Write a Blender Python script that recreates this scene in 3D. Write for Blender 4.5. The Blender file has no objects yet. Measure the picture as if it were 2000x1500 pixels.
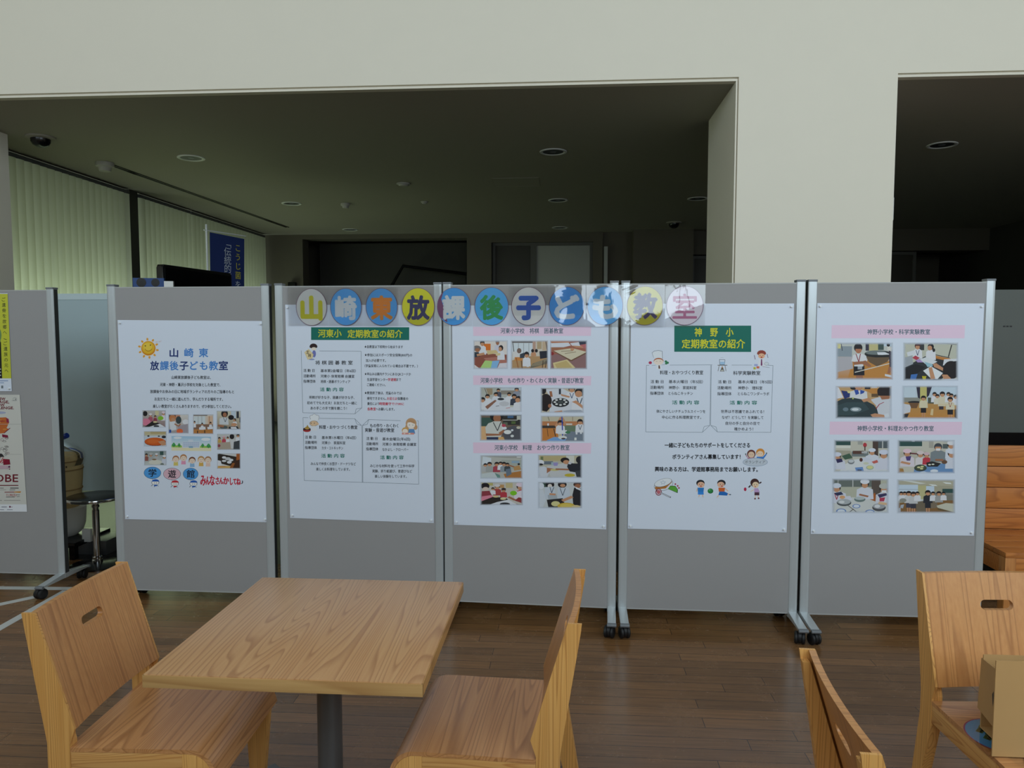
import bpy, bmesh, math, random
from math import sin, cos, pi, radians, atan, tan
from mathutils import Vector, Matrix

SC = bpy.context.scene
COL = SC.collection
random.seed(7)

# ------------------------------------------------------------------ camera
cam_d = bpy.data.cameras.new('camera')
cam_d.sensor_width = 36.0
cam_d.lens = 1440.0 / 2000.0 * 36.0
cam_d.clip_start = 0.05
cam_d.clip_end = 100
cam = bpy.data.objects.new('camera', cam_d)
COL.objects.link(cam)
cam.location = (0, 0, 1.55)
cam.rotation_euler = (pi / 2 - atan(99 / 1440.0), 0, radians(3.95))
SC.camera = cam

# ------------------------------------------------------------------ world, daylight, exposure
SC.view_settings.view_transform = 'Standard'
SC.view_settings.look = 'None'
SC.view_settings.gamma = 1.0
SC.view_settings.use_curve_mapping = False
SC.view_settings.exposure = 0.0
world = bpy.data.worlds.new('overcast_sky')
SC.world = world
world.use_nodes = True
world.node_tree.nodes['Background'].inputs[0].default_value = (0.70, 0.82, 1.0, 1)
world.node_tree.nodes['Background'].inputs[1].default_value = 0.04


def daylight(name, loc, rot, sx, sy, power, color, spread=180):
    """overcast daylight standing in a real window opening"""
    l = bpy.data.lights.new(name, 'AREA')
    l.shape = 'RECTANGLE'
    l.size, l.size_y = sx, sy
    l.energy = power
    l.color = color
    l.spread = radians(spread)
    o = bpy.data.objects.new(name, l)
    COL.objects.link(o)
    o.location = loc
    o.rotation_euler = rot
    return o


# rear windows of the hall (behind the camera) and the glazed side wall behind the blinds
daylight('daylight_rear_right', (3.28, -1.15, 3.55), (radians(90), 0, 0), 7.25, 3.5, 276, (0.77, 0.905, 1.0))
daylight('daylight_rear_left', (-4.05, -1.15, 4.0), (radians(90), 0, 0), 4.9, 2.5, 160, (0.77, 0.905, 1.0))
daylight('daylight_blinds', (-6.0, 9.4, 0.70), (radians(90), 0, radians(-90)), 7.2, 1.4, 205, (0.80, 1.0, 0.86))


# ------------------------------------------------------------------ small helpers
def s2l(c):
    c = c / 255.0
    return c / 12.92 if c <= 0.04045 else ((c + 0.055) / 1.055) ** 2.4


def lin(c):
    return (s2l(c[0]), s2l(c[1]), s2l(c[2]), 1.0)


def nt(name):
    m = bpy.data.materials.new(name)
    m.use_nodes = True
    t = m.node_tree
    return m, t, t.nodes['Principled BSDF']


def mat(name, rgb, rough=0.5, metal=0.0, spec=0.5, bump=0.0, bscale=200.0, vary=0.0, vscale=4.0):
    m, t, p = nt(name)
    p.inputs['Base Color'].default_value = lin(rgb)
    p.inputs['Roughness'].default_value = rough
    p.inputs['Metallic'].default_value = metal
    p.inputs['Specular IOR Level'].default_value = spec
    if bump or vary:
        tc = t.nodes.new('ShaderNodeTexCoord')
    if vary:
        n = t.nodes.new('ShaderNodeTexNoise')
        n.inputs['Scale'].default_value = vscale
        n.inputs['Detail'].default_value = 4
        t.links.new(tc.outputs['Object'], n.inputs['Vector'])
        r = t.nodes.new('ShaderNodeMix')
        r.data_type = 'RGBA'
        a = [x * (1 - vary) for x in lin(rgb)[:3]] + [1]
        b = [min(1, x * (1 + vary)) for x in lin(rgb)[:3]] + [1]
        r.inputs[6].default_value = a
        r.inputs[7].default_value = b
        t.links.new(n.outputs['Fac'], r.inputs[0])
        t.links.new(r.outputs[2], p.inputs['Base Color'])
    if bump:
        n2 = t.nodes.new('ShaderNodeTexNoise')
        n2.inputs['Scale'].default_value = bscale
        n2.inputs['Detail'].default_value = 2
        t.links.new(tc.outputs['Object'], n2.inputs['Vector'])
        b = t.nodes.new('ShaderNodeBump')
        b.inputs['Strength'].default_value = bump
        b.inputs['Distance'].default_value = 0.002
        t.links.new(n2.outputs['Fac'], b.inputs['Height'])
        t.links.new(b.outputs['Normal'], p.inputs['Normal'])
    return m


def math_node(t, op, a, b=None):
    n = t.nodes.new('ShaderNodeMath')
    n.operation = op
    for i, v in enumerate((a, b)):
        if v is None:
            continue
        if isinstance(v, (int, float)):
            n.inputs[i].default_value = v
        else:
            t.links.new(v, n.inputs[i])
    return n.outputs[0]


def ramp(t, fac, stops):
    r = t.nodes.new('ShaderNodeValToRGB')
    e = r.color_ramp.elements
    while len(e) < len(stops):
        e.new(0.5)
    for el, (p, c) in zip(e, stops):
        el.position = p
        el.color = c
    t.links.new(fac, r.inputs[0])
    return r.outputs[0]


def wood(name, axis, light, mid, dark, rings=11.0, rough=0.32, across=2.2, along=0.28, knots=False, spec=0.5, depth=None):
    """softwood with cathedral grain: the contour lines of a stretched noise, plus fine streaks"""
    m, t, p = nt(name)
    tc = t.nodes.new('ShaderNodeTexCoord')
    oi = t.nodes.new('ShaderNodeObjectInfo')
    add = t.nodes.new('ShaderNodeVectorMath')
    add.operation = 'ADD'
    sc = t.nodes.new('ShaderNodeVectorMath')
    sc.operation = 'SCALE'
    cmb = t.nodes.new('ShaderNodeCombineXYZ')
    for i in range(3):
        t.links.new(oi.outputs['Random'], cmb.inputs[i])
    t.links.new(cmb.outputs[0], sc.inputs[0])
    sc.inputs['Scale'].default_value = 9.0
    t.links.new(tc.outputs['Object'], add.inputs[0])
    t.links.new(sc.outputs[0], add.inputs[1])
    mp = t.nodes.new('ShaderNodeMapping')
    s = [across] * 3
    s[axis] = along
    if depth is not None:
        s[1] = depth
    mp.inputs['Scale'].default_value = s
    t.links.new(add.outputs[0], mp.inputs['Vector'])
    n = t.nodes.new('ShaderNodeTexNoise')
    n.inputs['Scale'].default_value = 2.0
    n.inputs['Detail'].default_value = 1.2
    n.inputs['Roughness'].default_value = 0.3
    n.inputs['Distortion'].default_value = 0.08
    t.links.new(mp.outputs[0], n.inputs['Vector'])
    v = math_node(t, 'MULTIPLY', n.outputs['Fac'], rings * 3.2)
    fr = math_node(t, 'FRACT', v)
    c1 = ramp(t, fr, [(0.0, (0, 0, 0, 1)), (0.55, (0.12, 0.12, 0.12, 1)), (0.86, (0.95, 0.95, 0.95, 1)), (0.97, (0, 0, 0, 1))])
    mp2 = t.nodes.new('ShaderNodeMapping')
    s2 = [70.0] * 3
    s2[axis] = 2.2
    mp2.inputs['Scale'].default_value = s2
    t.links.new(add.outputs[0], mp2.inputs['Vector'])
    n2 = t.nodes.new('ShaderNodeTexNoise')
    n2.inputs['Scale'].default_value = 1.6
    n2.inputs['Detail'].default_value = 4
    t.links.new(mp2.outputs[0], n2.inputs['Vector'])
    n3 = t.nodes.new('ShaderNodeTexNoise')
    n3.inputs['Scale'].default_value = 1.3
    t.links.new(mp.outputs[0], n3.inputs['Vector'])
    base = t.nodes.new('ShaderNodeMix')
    base.data_type = 'RGBA'
    base.inputs[6].default_value = lin(light)
    base.inputs[7].default_value = lin(mid)
    bf = math_node(t, 'ADD', math_node(t, 'MULTIPLY', n2.outputs['Fac'], 0.7), math_node(t, 'MULTIPLY', n3.outputs['Fac'], 0.5))
    bf2 = ramp(t, bf, [(0.35, (0, 0, 0, 1)), (0.85, (1, 1, 1, 1))])
    t.links.new(bf2, base.inputs[0])
    mx = t.nodes.new('ShaderNodeMix')
    mx.data_type = 'RGBA'
    t.links.new(base.outputs[2], mx.inputs[6])
    mx.inputs[7].default_value = lin(dark)
    t.links.new(math_node(t, 'MULTIPLY', c1, 0.62), mx.inputs[0])
    out = mx.outputs[2]
    if knots:
        vo = t.nodes.new('ShaderNodeTexVoronoi')
        vo.inputs['Scale'].default_value = 1.0
        mp3 = t.nodes.new('ShaderNodeMapping')
        s3 = [7.0] * 3
        s3[axis] = 3.2
        mp3.inputs['Scale'].default_value = s3
        t.links.new(add.outputs[0], mp3.inputs['Vector'])
        t.links.new(mp3.outputs[0], vo.inputs['Vector'])
        k = ramp(t, vo.outputs['Distance'], [(0.0, (1, 1, 1, 1)), (0.06, (0.8, 0.8, 0.8, 1)), (0.12, (0, 0, 0, 1))])
        mk = t.nodes.new('ShaderNodeMix')
        mk.data_type = 'RGBA'
        t.links.new(k, mk.inputs[0])
        t.links.new(out, mk.inputs[6])
        mk.inputs[7].default_value = lin((70, 38, 18))
        out = mk.outputs[2]
    t.links.new(out, p.inputs['Base Color'])
    p.inputs['Roughness'].default_value = rough
    p.inputs['Specular IOR Level'].default_value = spec
    return m


def empty(name, loc=(0, 0, 0), rz=0.0):
    o = bpy.data.objects.new(name, None)
    o.empty_display_size = 0.1
    COL.objects.link(o)
    o.location = loc
    o.rotation_euler = (0, 0, rz)
    return o


def tag(o, label, cat, group=None, kind=None):
    o['label'] = label
    o['category'] = cat
    if group:
        o['group'] = group
    if kind:
        o['kind'] = kind
    return o


class MB:
    """collects shapes for one mesh"""

    def __init__(self):
        self.v, self.f = [], []

    def add(self, vs, fs):
        n = len(self.v)
        self.v += [tuple(x) for x in vs]
        self.f += [tuple(i + n for i in f) for f in fs]
        return self

    def box(self, x0, x1, y0, y1, z0, z1):
        return self.add([(x0, y0, z0), (x1, y0, z0), (x1, y1, z0), (x0, y1, z0), (x0, y0, z1), (x1, y0, z1), (x1, y1, z1), (x0, y1, z1)],
                        [(0, 3, 2, 1), (4, 5, 6, 7), (0, 1, 5, 4), (1, 2, 6, 5), (2, 3, 7, 6), (3, 0, 4, 7)])

    def prism(self, pts, axis, a, b):
        """extrude a 2-D outline along an axis"""
        n = len(pts)

        def P(u, w, t):
            return {0: (t, u, w), 1: (u, t, w), 2: (u, w, t)}[axis]
        vs = [P(u, w, a) for u, w in pts] + [P(u, w, b) for u, w in pts]
        fs = [tuple(range(n - 1, -1, -1)), tuple(range(n, 2 * n))] + [(i, (i + 1) % n, n + (i + 1) % n, n + i) for i in range(n)]
        return self.add(vs, fs)

    def lathe(self, prof, seg=32, c=(0, 0, 0), axis=2, close=True):
        vs, fs = [], []
        k = len(prof)
        for i in range(seg):
            a = 2 * pi * i / seg
            for r, h in prof:
                p = {2: (r * cos(a), r * sin(a), h), 1: (r * cos(a), h, r * sin(a)), 0: (h, r * cos(a), r * sin(a))}[axis]
                vs.append((p[0] + c[0], p[1] + c[1], p[2] + c[2]))
        for i in range(seg):
            j = (i + 1) % seg
            for q in range(k - 1):
                fs.append((i * k + q, j * k + q, j * k + q + 1, i * k + q + 1))
        if close:
            if prof[0][0] > 1e-6:
                fs.append(tuple(i * k for i in range(seg - 1, -1, -1)))
            if prof[-1][0] > 1e-6:
                fs.append(tuple(i * k + k - 1 for i in range(seg)))
        return self.add(vs, fs)

    def tube(self, pts, r, seg=10):
        pts = [Vector(p) for p in pts]
        vs, fs = [], []
        for i, p in enumerate(pts):
            d = (pts[min(i + 1, len(pts) - 1)] - pts[max(i - 1, 0)]).normalized()
            u = d.cross(Vector((0, 0, 1)))
            if u.length < 1e-3:
                u = d.cross(Vector((1, 0, 0)))
            u.normalize()
            w = d.cross(u)
            for k in range(seg):
                a = 2 * pi * k / seg
                vs.append(p + (u * cos(a) + w * sin(a)) * r)
        for i in range(len(pts) - 1):
            for k in range(seg):
                fs.append((i * seg + k, i * seg + (k + 1) % seg, (i + 1) * seg + (k + 1) % seg, (i + 1) * seg + k))
        fs.append(tuple(range(seg - 1, -1, -1)))
        fs.append(tuple((len(pts) - 1) * seg + k for k in range(seg)))
        return self.add(vs, fs)

    def build(self, name, material, parent=None, bevel=0.0, smooth=False, loc=None, seg=2):
        me = bpy.data.meshes.new(name)
        me.from_pydata(self.v, [], self.f)
        bm = bmesh.new()
        bm.from_mesh(me)
        bmesh.ops.remove_doubles(bm, verts=bm.verts, dist=1e-6)
        bmesh.ops.recalc_face_normals(bm, faces=bm.faces)
        if bevel:
            es = [e for e in bm.edges if len(e.link_faces) == 2 and e.calc_face_angle(0) > 0.6]
            bmesh.ops.bevel(bm, geom=es, offset=bevel, segments=seg, affect='EDGES', profile=0.6)
        bm.to_mesh(me)
        bm.free()
        if smooth or bevel:
            for p in me.polygons:
                p.use_smooth = True
            me.set_sharp_from_angle(angle=radians(38))
        for m in (material if isinstance(material, (list, tuple)) else [material]):
            me.materials.append(m)
        o = bpy.data.objects.new(name, me)
        COL.objects.link(o)
        if parent:
            o.parent = parent
        if loc:
            o.location = loc
        return o


def box(name, b, m, parent=None, bevel=0.0, loc=None):
    return MB().box(*b).build(name, m, parent, bevel, loc=loc)


def struct(o, label, cat):
    return tag(o, label, cat, kind='structure')


def copy_tree(o, parent=None):
    c = o.copy()
    COL.objects.link(c)
    if parent:
        c.parent = parent
    for ch in list(o.children):
        copy_tree(ch, c)
    return c


# ------------------------------------------------------------------ materials
M_wall = mat('cream_wall_paint', (228, 221, 204), 0.85, bump=0.12, bscale=260, vary=0.015)
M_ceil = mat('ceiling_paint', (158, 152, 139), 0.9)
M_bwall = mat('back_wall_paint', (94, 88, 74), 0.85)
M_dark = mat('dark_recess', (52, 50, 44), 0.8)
M_panel = mat('grey_panel_cloth', (153, 151, 150), 0.75, bump=0.25, bscale=900, vary=0.02, vscale=2)
M_alu = mat('brushed_aluminium', (190, 196, 198), 0.3, metal=0.35)
M_rail2 = mat('panel_edge_trim', (172, 172, 170), 0.5)
M_cap = mat('grey_plastic', (112, 116, 120), 0.5)
M_black = mat('black_rubber', (18, 18, 20), 0.55)
M_gloss = mat('black_gloss_plastic', (10, 10, 12), 0.22)
M_chrome = mat('chrome', (200, 202, 205), 0.12, metal=1.0)
M_steel = mat('painted_steel_grey', (104, 106, 108), 0.38, metal=0.5)
M_paper = mat('poster_paper', (214, 221, 233), 0.55, spec=0.35)
M_cream = mat('cream_paper', (204, 202, 194), 0.55, spec=0.35)
M_white = mat('white_plastic', (222, 222, 218), 0.5)
M_tape = mat('white_floor_tape', (205, 206, 204), 0.6)
M_tbl = wood('table_pine', 1, (208, 162, 114), (193, 140, 93), (152, 98, 60), rings=12, rough=0.3, across=3.4, along=0.22)
M_tedge = wood('table_edge_pine', 0, (204, 164, 108), (188, 146, 90), (160, 112, 64), rings=5, rough=0.4)
M_seat = wood('chair_seat_pine', 0, (214, 158, 104), (192, 132, 80), (140, 86, 46), rings=10, rough=0.3, across=4.5, along=0.16)
M_back = wood('chair_back_pine', 2, (212, 154, 94), (196, 134, 76), (152, 96, 50), rings=6, rough=0.33, across=6.0, along=0.10, depth=0.2)
M_leg = wood('chair_frame_pine', 2, (234, 180, 106), (218, 158, 84), (160, 100, 48), rings=9, rough=0.4, across=9.0, along=0.12)
M_rail = wood('chair_rail_pine', 1, (226, 178, 112), (212, 154, 86), (168, 98, 44), rings=8, rough=0.4, across=7.0, along=0.5)
M_bench = wood('bench_cedar', 0, (212, 138, 68), (190, 112, 50), (146, 80, 34), rings=6, rough=0.45, across=3.0, along=0.35, knots=True)
M_benchleg = wood('bench_leg_cedar', 2, (206, 140, 76), (186, 116, 58), (146, 84, 38), rings=6, rough=0.45)
M_card = mat('corrugated_cardboard', (190, 150, 96), 0.8, vary=0.06, vscale=9)


def print_material():
    """ink on paper: colour and cover come with the printed shapes"""
    m, t, p = nt('printed_ink')
    a = t.nodes.new('ShaderNodeAttribute')
    a.attribute_name = 'ink'
    t.links.new(a.outputs['Color'], p.inputs['Base Color'])
    p.inputs['Roughness'].default_value = 0.55
    p.inputs['Specular IOR Level'].default_value = 0.35
    t.links.new(a.outputs['Alpha'], p.inputs['Alpha'])
    return m


M_ink = print_material()


def floor_material():
    m, t, p = nt('dark_plank_floor')
    tc = t.nodes.new('ShaderNodeTexCoord')
    br = t.nodes.new('ShaderNodeTexBrick')
    br.inputs['Scale'].default_value = 1.0
    br.inputs['Mortar Size'].default_value = 0.0016
    br.inputs['Mortar Smooth'].default_value = 0.2
    br.inputs['Bias'].default_value = 0.0
    br.inputs['Brick Width'].default_value = 0.9
    br.inputs['Row Height'].default_value = 0.075
    br.offset = 0.37
    br.offset_frequency = 2
    br.squash = 1.25
    br.squash_frequency = 3
    br.inputs['Color1'].default_value = lin((136, 97, 60))
    br.inputs['Color2'].default_value = lin((112, 80, 50))
    br.inputs['Mortar'].default_value = lin((58, 41, 28))
    t.links.new(tc.outputs['Object'], br.inputs['Vector'])
    mp = t.nodes.new('ShaderNodeMapping')
    mp.inputs['Scale'].default_value = (1.5, 40, 1)
    t.links.new(tc.outputs['Object'], mp.inputs['Vector'])
    n = t.nodes.new('ShaderNodeTexNoise')
    n.inputs['Scale'].default_value = 2.5
    n.inputs['Detail'].default_value = 6
    t.links.new(mp.outputs[0], n.inputs['Vector'])
    st = ramp(t, n.outputs['Fac'], [(0.3, (0.72, 0.72, 0.72, 1)), (0.7, (1.18, 1.16, 1.12, 1))])
    mu = t.nodes.new('ShaderNodeMix')
    mu.data_type = 'RGBA'
    mu.blend_type = 'MULTIPLY'
    mu.inputs[0].default_value = 1.0
    t.links.new(br.outputs['Color'], mu.inputs[6])
    t.links.new(st, mu.inputs[7])
    # worn, scuffed lacquer
    n2 = t.nodes.new('ShaderNodeTexNoise')
    n2.inputs['Scale'].default_value = 5.0
    n2.inputs['Detail'].default_value = 8
    n2.inputs['Roughness'].default_value = 0.7
    t.links.new(tc.outputs['Object'], n2.inputs['Vector'])
    wr = ramp(t, n2.outputs['Fac'], [(0.5, (0, 0, 0, 1)), (0.75, (0.35, 0.35, 0.35, 1))])
    mw = t.nodes.new('ShaderNodeMix')
    mw.data_type = 'RGBA'
    t.links.new(wr, mw.inputs[0])
    t.links.new(mu.outputs[2], mw.inputs[6])
    mw.inputs[7].default_value = lin((150, 114, 82))
    t.links.new(mw.outputs[2], p.inputs['Base Color'])
    ro = ramp(t, n2.outputs['Fac'], [(0.3, (0.16, 0.16, 0.16, 1)), (0.75, (0.34, 0.34, 0.34, 1))])
    t.links.new(ro, p.inputs['Roughness'])
    p.inputs['Specular IOR Level'].default_value = 0.45
    b = t.nodes.new('ShaderNodeBump')
    b.inputs['Strength'].default_value = 0.15
    b.inputs['Distance'].default_value = 0.002
    t.links.new(br.outputs['Fac'], b.inputs['Height'])
    b.invert = True
    t.links.new(b.outputs['Normal'], p.inputs['Normal'])
    return m


def tile_material():
    m, t, p = nt('dark_stone_tile')
    tc = t.nodes.new('ShaderNodeTexCoord')
    br = t.nodes.new('ShaderNodeTexBrick')
    br.offset = 0.0
    br.inputs['Scale'].default_value = 1.0
    br.inputs['Mortar Size'].default_value = 0.004
    br.inputs['Brick Width'].default_value = 0.6
    br.inputs['Row Height'].default_value = 0.6
    br.inputs['Color1'].default_value = lin((38, 39, 40))
    br.inputs['Color2'].default_value = lin((46, 46, 47))
    br.inputs['Mortar'].default_value = lin((24, 24, 24))
    t.links.new(tc.outputs['Object'], br.inputs['Vector'])
    t.links.new(br.outputs['Color'], p.inputs['Base Color'])
    p.inputs['Roughness'].default_value = 0.35
    return m


def blind_material():
    m, t, p = nt('pale_green_blind_cloth')
    out = t.nodes['Material Output']
    tr = t.nodes.new('ShaderNodeBsdfTranslucent')
    tr.inputs['Color'].default_value = lin((222, 224, 196))
    df = t.nodes.new('ShaderNodeBsdfDiffuse')
    df.inputs['Color'].default_value = lin((214, 214, 186))
    mx = t.nodes.new('ShaderNodeMixShader')
    mx.inputs[0].default_value = 0.55
    t.links.new(df.outputs[0], mx.inputs[1])
    t.links.new(tr.outputs[0], mx.inputs[2])
    t.links.new(mx.outputs[0], out.inputs['Surface'])
    return m


def film_material(name, strength=1.0, scale=14.0, shine=3.0):
    """clear laminating film: see-through with a wrinkled glossy face"""
    m, t, p = nt(name)
    out = t.nodes['Material Output']
    tc = t.nodes.new('ShaderNodeTexCoord')
    n = t.nodes.new('ShaderNodeTexNoise')
    n.inputs['Scale'].default_value = scale
    n.inputs['Detail'].default_value = 3
    n.inputs['Distortion'].default_value = 0.6
    t.links.new(tc.outputs['Object'], n.inputs['Vector'])
    b = t.nodes.new('ShaderNodeBump')
    b.inputs['Strength'].default_value = strength
    b.inputs['Distance'].default_value = 0.004
    t.links.new(n.outputs['Fac'], b.inputs['Height'])
    gl = t.nodes.new('ShaderNodeBsdfGlossy')
    gl.inputs['Roughness'].default_value = 0.05
    gl.inputs['Color'].default_value = (1, 1, 1, 1)
    t.links.new(b.outputs['Normal'], gl.inputs['Normal'])
    tp = t.nodes.new('ShaderNodeBsdfTransparent')
    tp.inputs['Color'].default_value = (0.97, 0.97, 0.97, 1)
    fr = t.nodes.new('ShaderNodeFresnel')
    fr.inputs['IOR'].default_value = 1.5
    t.links.new(b.outputs['Normal'], fr.inputs['Normal'])
    f2 = math_node(t, 'MULTIPLY', fr.outputs[0], shine)
    mx = t.nodes.new('ShaderNodeMixShader')
    t.links.new(f2, mx.inputs[0])
    t.links.new(tp.outputs[0], mx.inputs[1])
    t.links.new(gl.outputs[0], mx.inputs[2])
    t.links.new(mx.outputs[0], out.inputs['Surface'])
    return m


M_floor = floor_material()
M_tile = tile_material()
M_blind = blind_material()
M_film = film_material('laminating_film', 0.5, 6.0)
M_wrap = film_material('clear_plastic_wrap', 0.5, 9.0, 0.8)
M_film2 = film_material('laminating_film_flat', 0.1, 6.0, 0.12)
M_det = mat('detector_plastic', (172, 168, 158), 0.6)
M_gasket = mat('dark_side_gasket', (58, 61, 62), 0.45)

# ------------------------------------------------------------------ the building
ZC = 3.25          # ceiling of the rooms beyond the openings
YW = 5.225          # face of the wall with the two openings
struct(box('floor', (-7, 7, -1.2, 4.75, -0.1, 0), M_floor), 'glossy dark brown plank floor of the hall', 'floor')
struct(box('floor_tiled', (-7, 7, 4.75, 14.5, -0.1, 0), M_tile), 'dark stone floor of the room behind the boards', 'floor')
w = MB()
w.box(-7, 7, YW, YW + 0.03, ZC, 6.3)
w.box(-7, 7, YW + 0.03, 6.14, ZC + 0.15, 6.3)
w.box(1.158, 2.215, YW, 6.14, 0, ZC)
w.box(-7, -4.76, YW, 6.14, 0, ZC)
w.box(5.2, 7, YW, 6.14, 0, ZC)
# plaster skin in front, leaving a shadow groove around the openings
w.box(-7, 1.176, YW - 0.026, YW, ZC + 0.026, 6.3)
w.box(1.176, 2.215, YW - 0.026, YW, 0, 6.3)
w.box(2.215, 7, YW - 0.026, YW, ZC + 0.026, 6.3)
struct(w.build('wall_front', M_wall), 'cream wall with two wide openings and a broad pillar', 'wall')
b = MB()
b.box(-4.76, 1.167, YW - 0.026, YW + 0.03, ZC - 0.0005, ZC + 0.013)
b.box(1.1575, 1.167, YW - 0.026, YW, 0, ZC)
struct(b.build('trim_1', M_wall), 'slim plaster bead edging the left opening', 'trim')
b = MB()
b.box(2.215, 5.2, YW - 0.026, YW + 0.03, ZC - 0.0005, ZC + 0.013)
struct(b.build('trim_2', M_wall), 'slim plaster bead edging the top of the right opening', 'trim')
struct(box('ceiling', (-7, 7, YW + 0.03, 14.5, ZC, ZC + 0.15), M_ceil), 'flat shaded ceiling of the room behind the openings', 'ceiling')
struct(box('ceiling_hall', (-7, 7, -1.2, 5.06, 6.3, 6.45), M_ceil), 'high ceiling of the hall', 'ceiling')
struct(box('wall_right', (7, 7.2, -1.2, 5.17, 0, 6.4), M_wall), 'right side wall of the hall', 'wall')
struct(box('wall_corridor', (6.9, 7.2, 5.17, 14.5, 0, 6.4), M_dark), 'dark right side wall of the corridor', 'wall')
struct(box('wall_left', (-7.2, -7, -1.2, 5.06, 0, 6.4), M_wall), 'left side wall of the hall', 'wall')
# rear wall behind the camera with two window openings
r = MB()
X0, X1, X2, X3 = -6.5, -1.6, -0.35, 6.9
ZL, ZR, ZT = 2.75, 1.75, 5.3
r.box(-7, 7, -1.1, -0.9, ZT, 6.4)
r.box(-7, X0, -1.1, -0.9, 0, ZT)
r.box(X1, X2, -1.1, -0.9, 0, ZT)
r.box(X3, 7, -1.1, -0.9, 0, ZT)
r.box(X0, X1, -1.1, -0.9, 0, ZL)
r.box(X2, X3, -1.1, -0.9, 0, ZR)
struct(r.build('wall_rear', M_wall), 'rear wall of the hall with high windows', 'wall')
for k, (a, c, z0) in enumerate(((X0, X1, ZL), (X2, X3, ZR))):
    fr = MB()
    n = 4
    for i in range(n + 1):
        x = a + (c - a) * i / n
        fr.box(x - 0.03, x + 0.03, -1.06, -0.98, z0, ZT)
    fr.box(a, c, -1.06, -0.98, z0, z0 + 0.05)
    fr.box(a, c, -1.06, -0.98, ZT - 0.05, ZT)
    struct(fr.build('window_%d' % (k + 1), M_steel), 'rear window frame of the hall', 'window')
# glazed side wall of the back room, behind the blinds
g = MB()
XS = -5.15
g.box(XS - 0.45, XS - 0.2, 6.1, 14.5, 0, 0.35)
g.box(XS - 0.45, XS - 0.2, 6.1, 14.5, 3.05, ZC)
g.box(XS - 0.45, XS - 0.2, 12.75, 14.5, 0.35, 3.05)
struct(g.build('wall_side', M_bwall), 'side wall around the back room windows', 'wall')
g = MB()
for y in (6.12, 7.4, 8.6, 9.8, 11.1, 12.4):
    g.box(XS - 0.36, XS - 0.30, y - 0.03, y + 0.03, 0.35, 3.05)
struct(g.build('window_3', M_steel), 'dark window mullions behind the vertical blinds', 'window')
struct(box('trim_3', (XS - 0.12, XS + 0.02, 8.53, 8.70, 0, ZC), mat('dark_bronze', (62, 62, 54), 0.5)), 'dark upright post between the two runs of blinds', 'post')
# far wall with its recesses and doors
YB = 12.6
f = MB()
f.box(-5.4, -4.5, YB, YB + 0.3, 0, ZC)
f.box(-1.64, -1.22, YB, YB + 0.3, 0, ZC)
f.box(-4.5, -1.64, YB, YB + 0.3, 3.17, ZC)
f.box(-1.22, 0.50, YB, YB + 0.3, 3.09, ZC)
f.box(0.50, 0.66, YB, YB + 0.3, 0, ZC)
f.box(0.66, 1.15, YB + 0.05, YB + 0.3, 0, ZC)
f.box(1.15, 2.12, YB - 0.25, YB + 0.3, 0, ZC)
f.box(2.12, 3.2, YB, YB + 0.3, 2.86, ZC)
f.box(3.2, 7, YB, YB + 0.3, 2.9, ZC)
f.box(-5.4, 7, YB + 1.6, YB + 1.75, 0, ZC)
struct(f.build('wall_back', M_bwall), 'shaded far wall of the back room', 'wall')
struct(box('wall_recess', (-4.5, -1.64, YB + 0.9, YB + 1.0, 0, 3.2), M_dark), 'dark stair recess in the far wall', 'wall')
st = MB()
st.tube([(-3.3, YB + 0.5, 2.0), (-2.85, YB + 0.5, 2.75), (-1.7, YB + 0.5, 2.6)], 0.03)
st.tube([(-3.3, YB + 0.5, 0.0), (-3.3, YB + 0.5, 2.0)], 0.03)
st.tube([(-1.7, YB + 0.5, 0.0), (-1.7, YB + 0.5, 2.6)], 0.03)
tag(st.build('stair_handrail', M_gloss, smooth=True), 'dark sloping handrail in the shadowy recess of the far wall', 'handrail')
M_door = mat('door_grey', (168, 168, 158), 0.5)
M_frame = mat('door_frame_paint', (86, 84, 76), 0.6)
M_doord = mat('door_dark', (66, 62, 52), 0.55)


def door(name, x0, x1, y, h, m, label, hx):
    d = box(name, (x0, x1, y, y + 0.06, 0.01, h), m, bevel=0.004)
    fr = MB()
    fr.box(x0 - 0.05, x0, y - 0.03, y + 0.09, 0, h + 0.05)
    fr.box(x1, x1 + 0.05, y - 0.03, y + 0.09, 0, h + 0.05)
    fr.box(x0, x1, y - 0.03, y + 0.09, h, h + 0.05)
    fr.build('door_frame', M_frame, d)
    MB().tube([(hx, y - 0.05, 0.95), (hx, y - 0.05, 1.15)], 0.012).build('door_handle', M_chrome, d, smooth=True)
    return struct(d, label, 'door')


door('door_1', -0.46, 0.45, YB + 0.12, 3.04, M_door, 'pale tall door in the far wall, lighter towards its foot', 0.36)
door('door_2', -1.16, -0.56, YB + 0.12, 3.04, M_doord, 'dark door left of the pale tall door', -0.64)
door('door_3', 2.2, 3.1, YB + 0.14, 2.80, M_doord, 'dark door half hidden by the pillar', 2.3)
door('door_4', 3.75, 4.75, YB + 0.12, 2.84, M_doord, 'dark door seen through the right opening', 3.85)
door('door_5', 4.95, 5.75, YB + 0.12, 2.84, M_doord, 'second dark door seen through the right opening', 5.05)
box('door_post', (0.68, 0.74, YB - 0.05, YB + 0.04, 0, 3.0), M_door).name = 'trim_4'
struct(bpy.data.objects['trim_4'], 'pale upright strip beside the tall door', 'trim')


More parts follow.
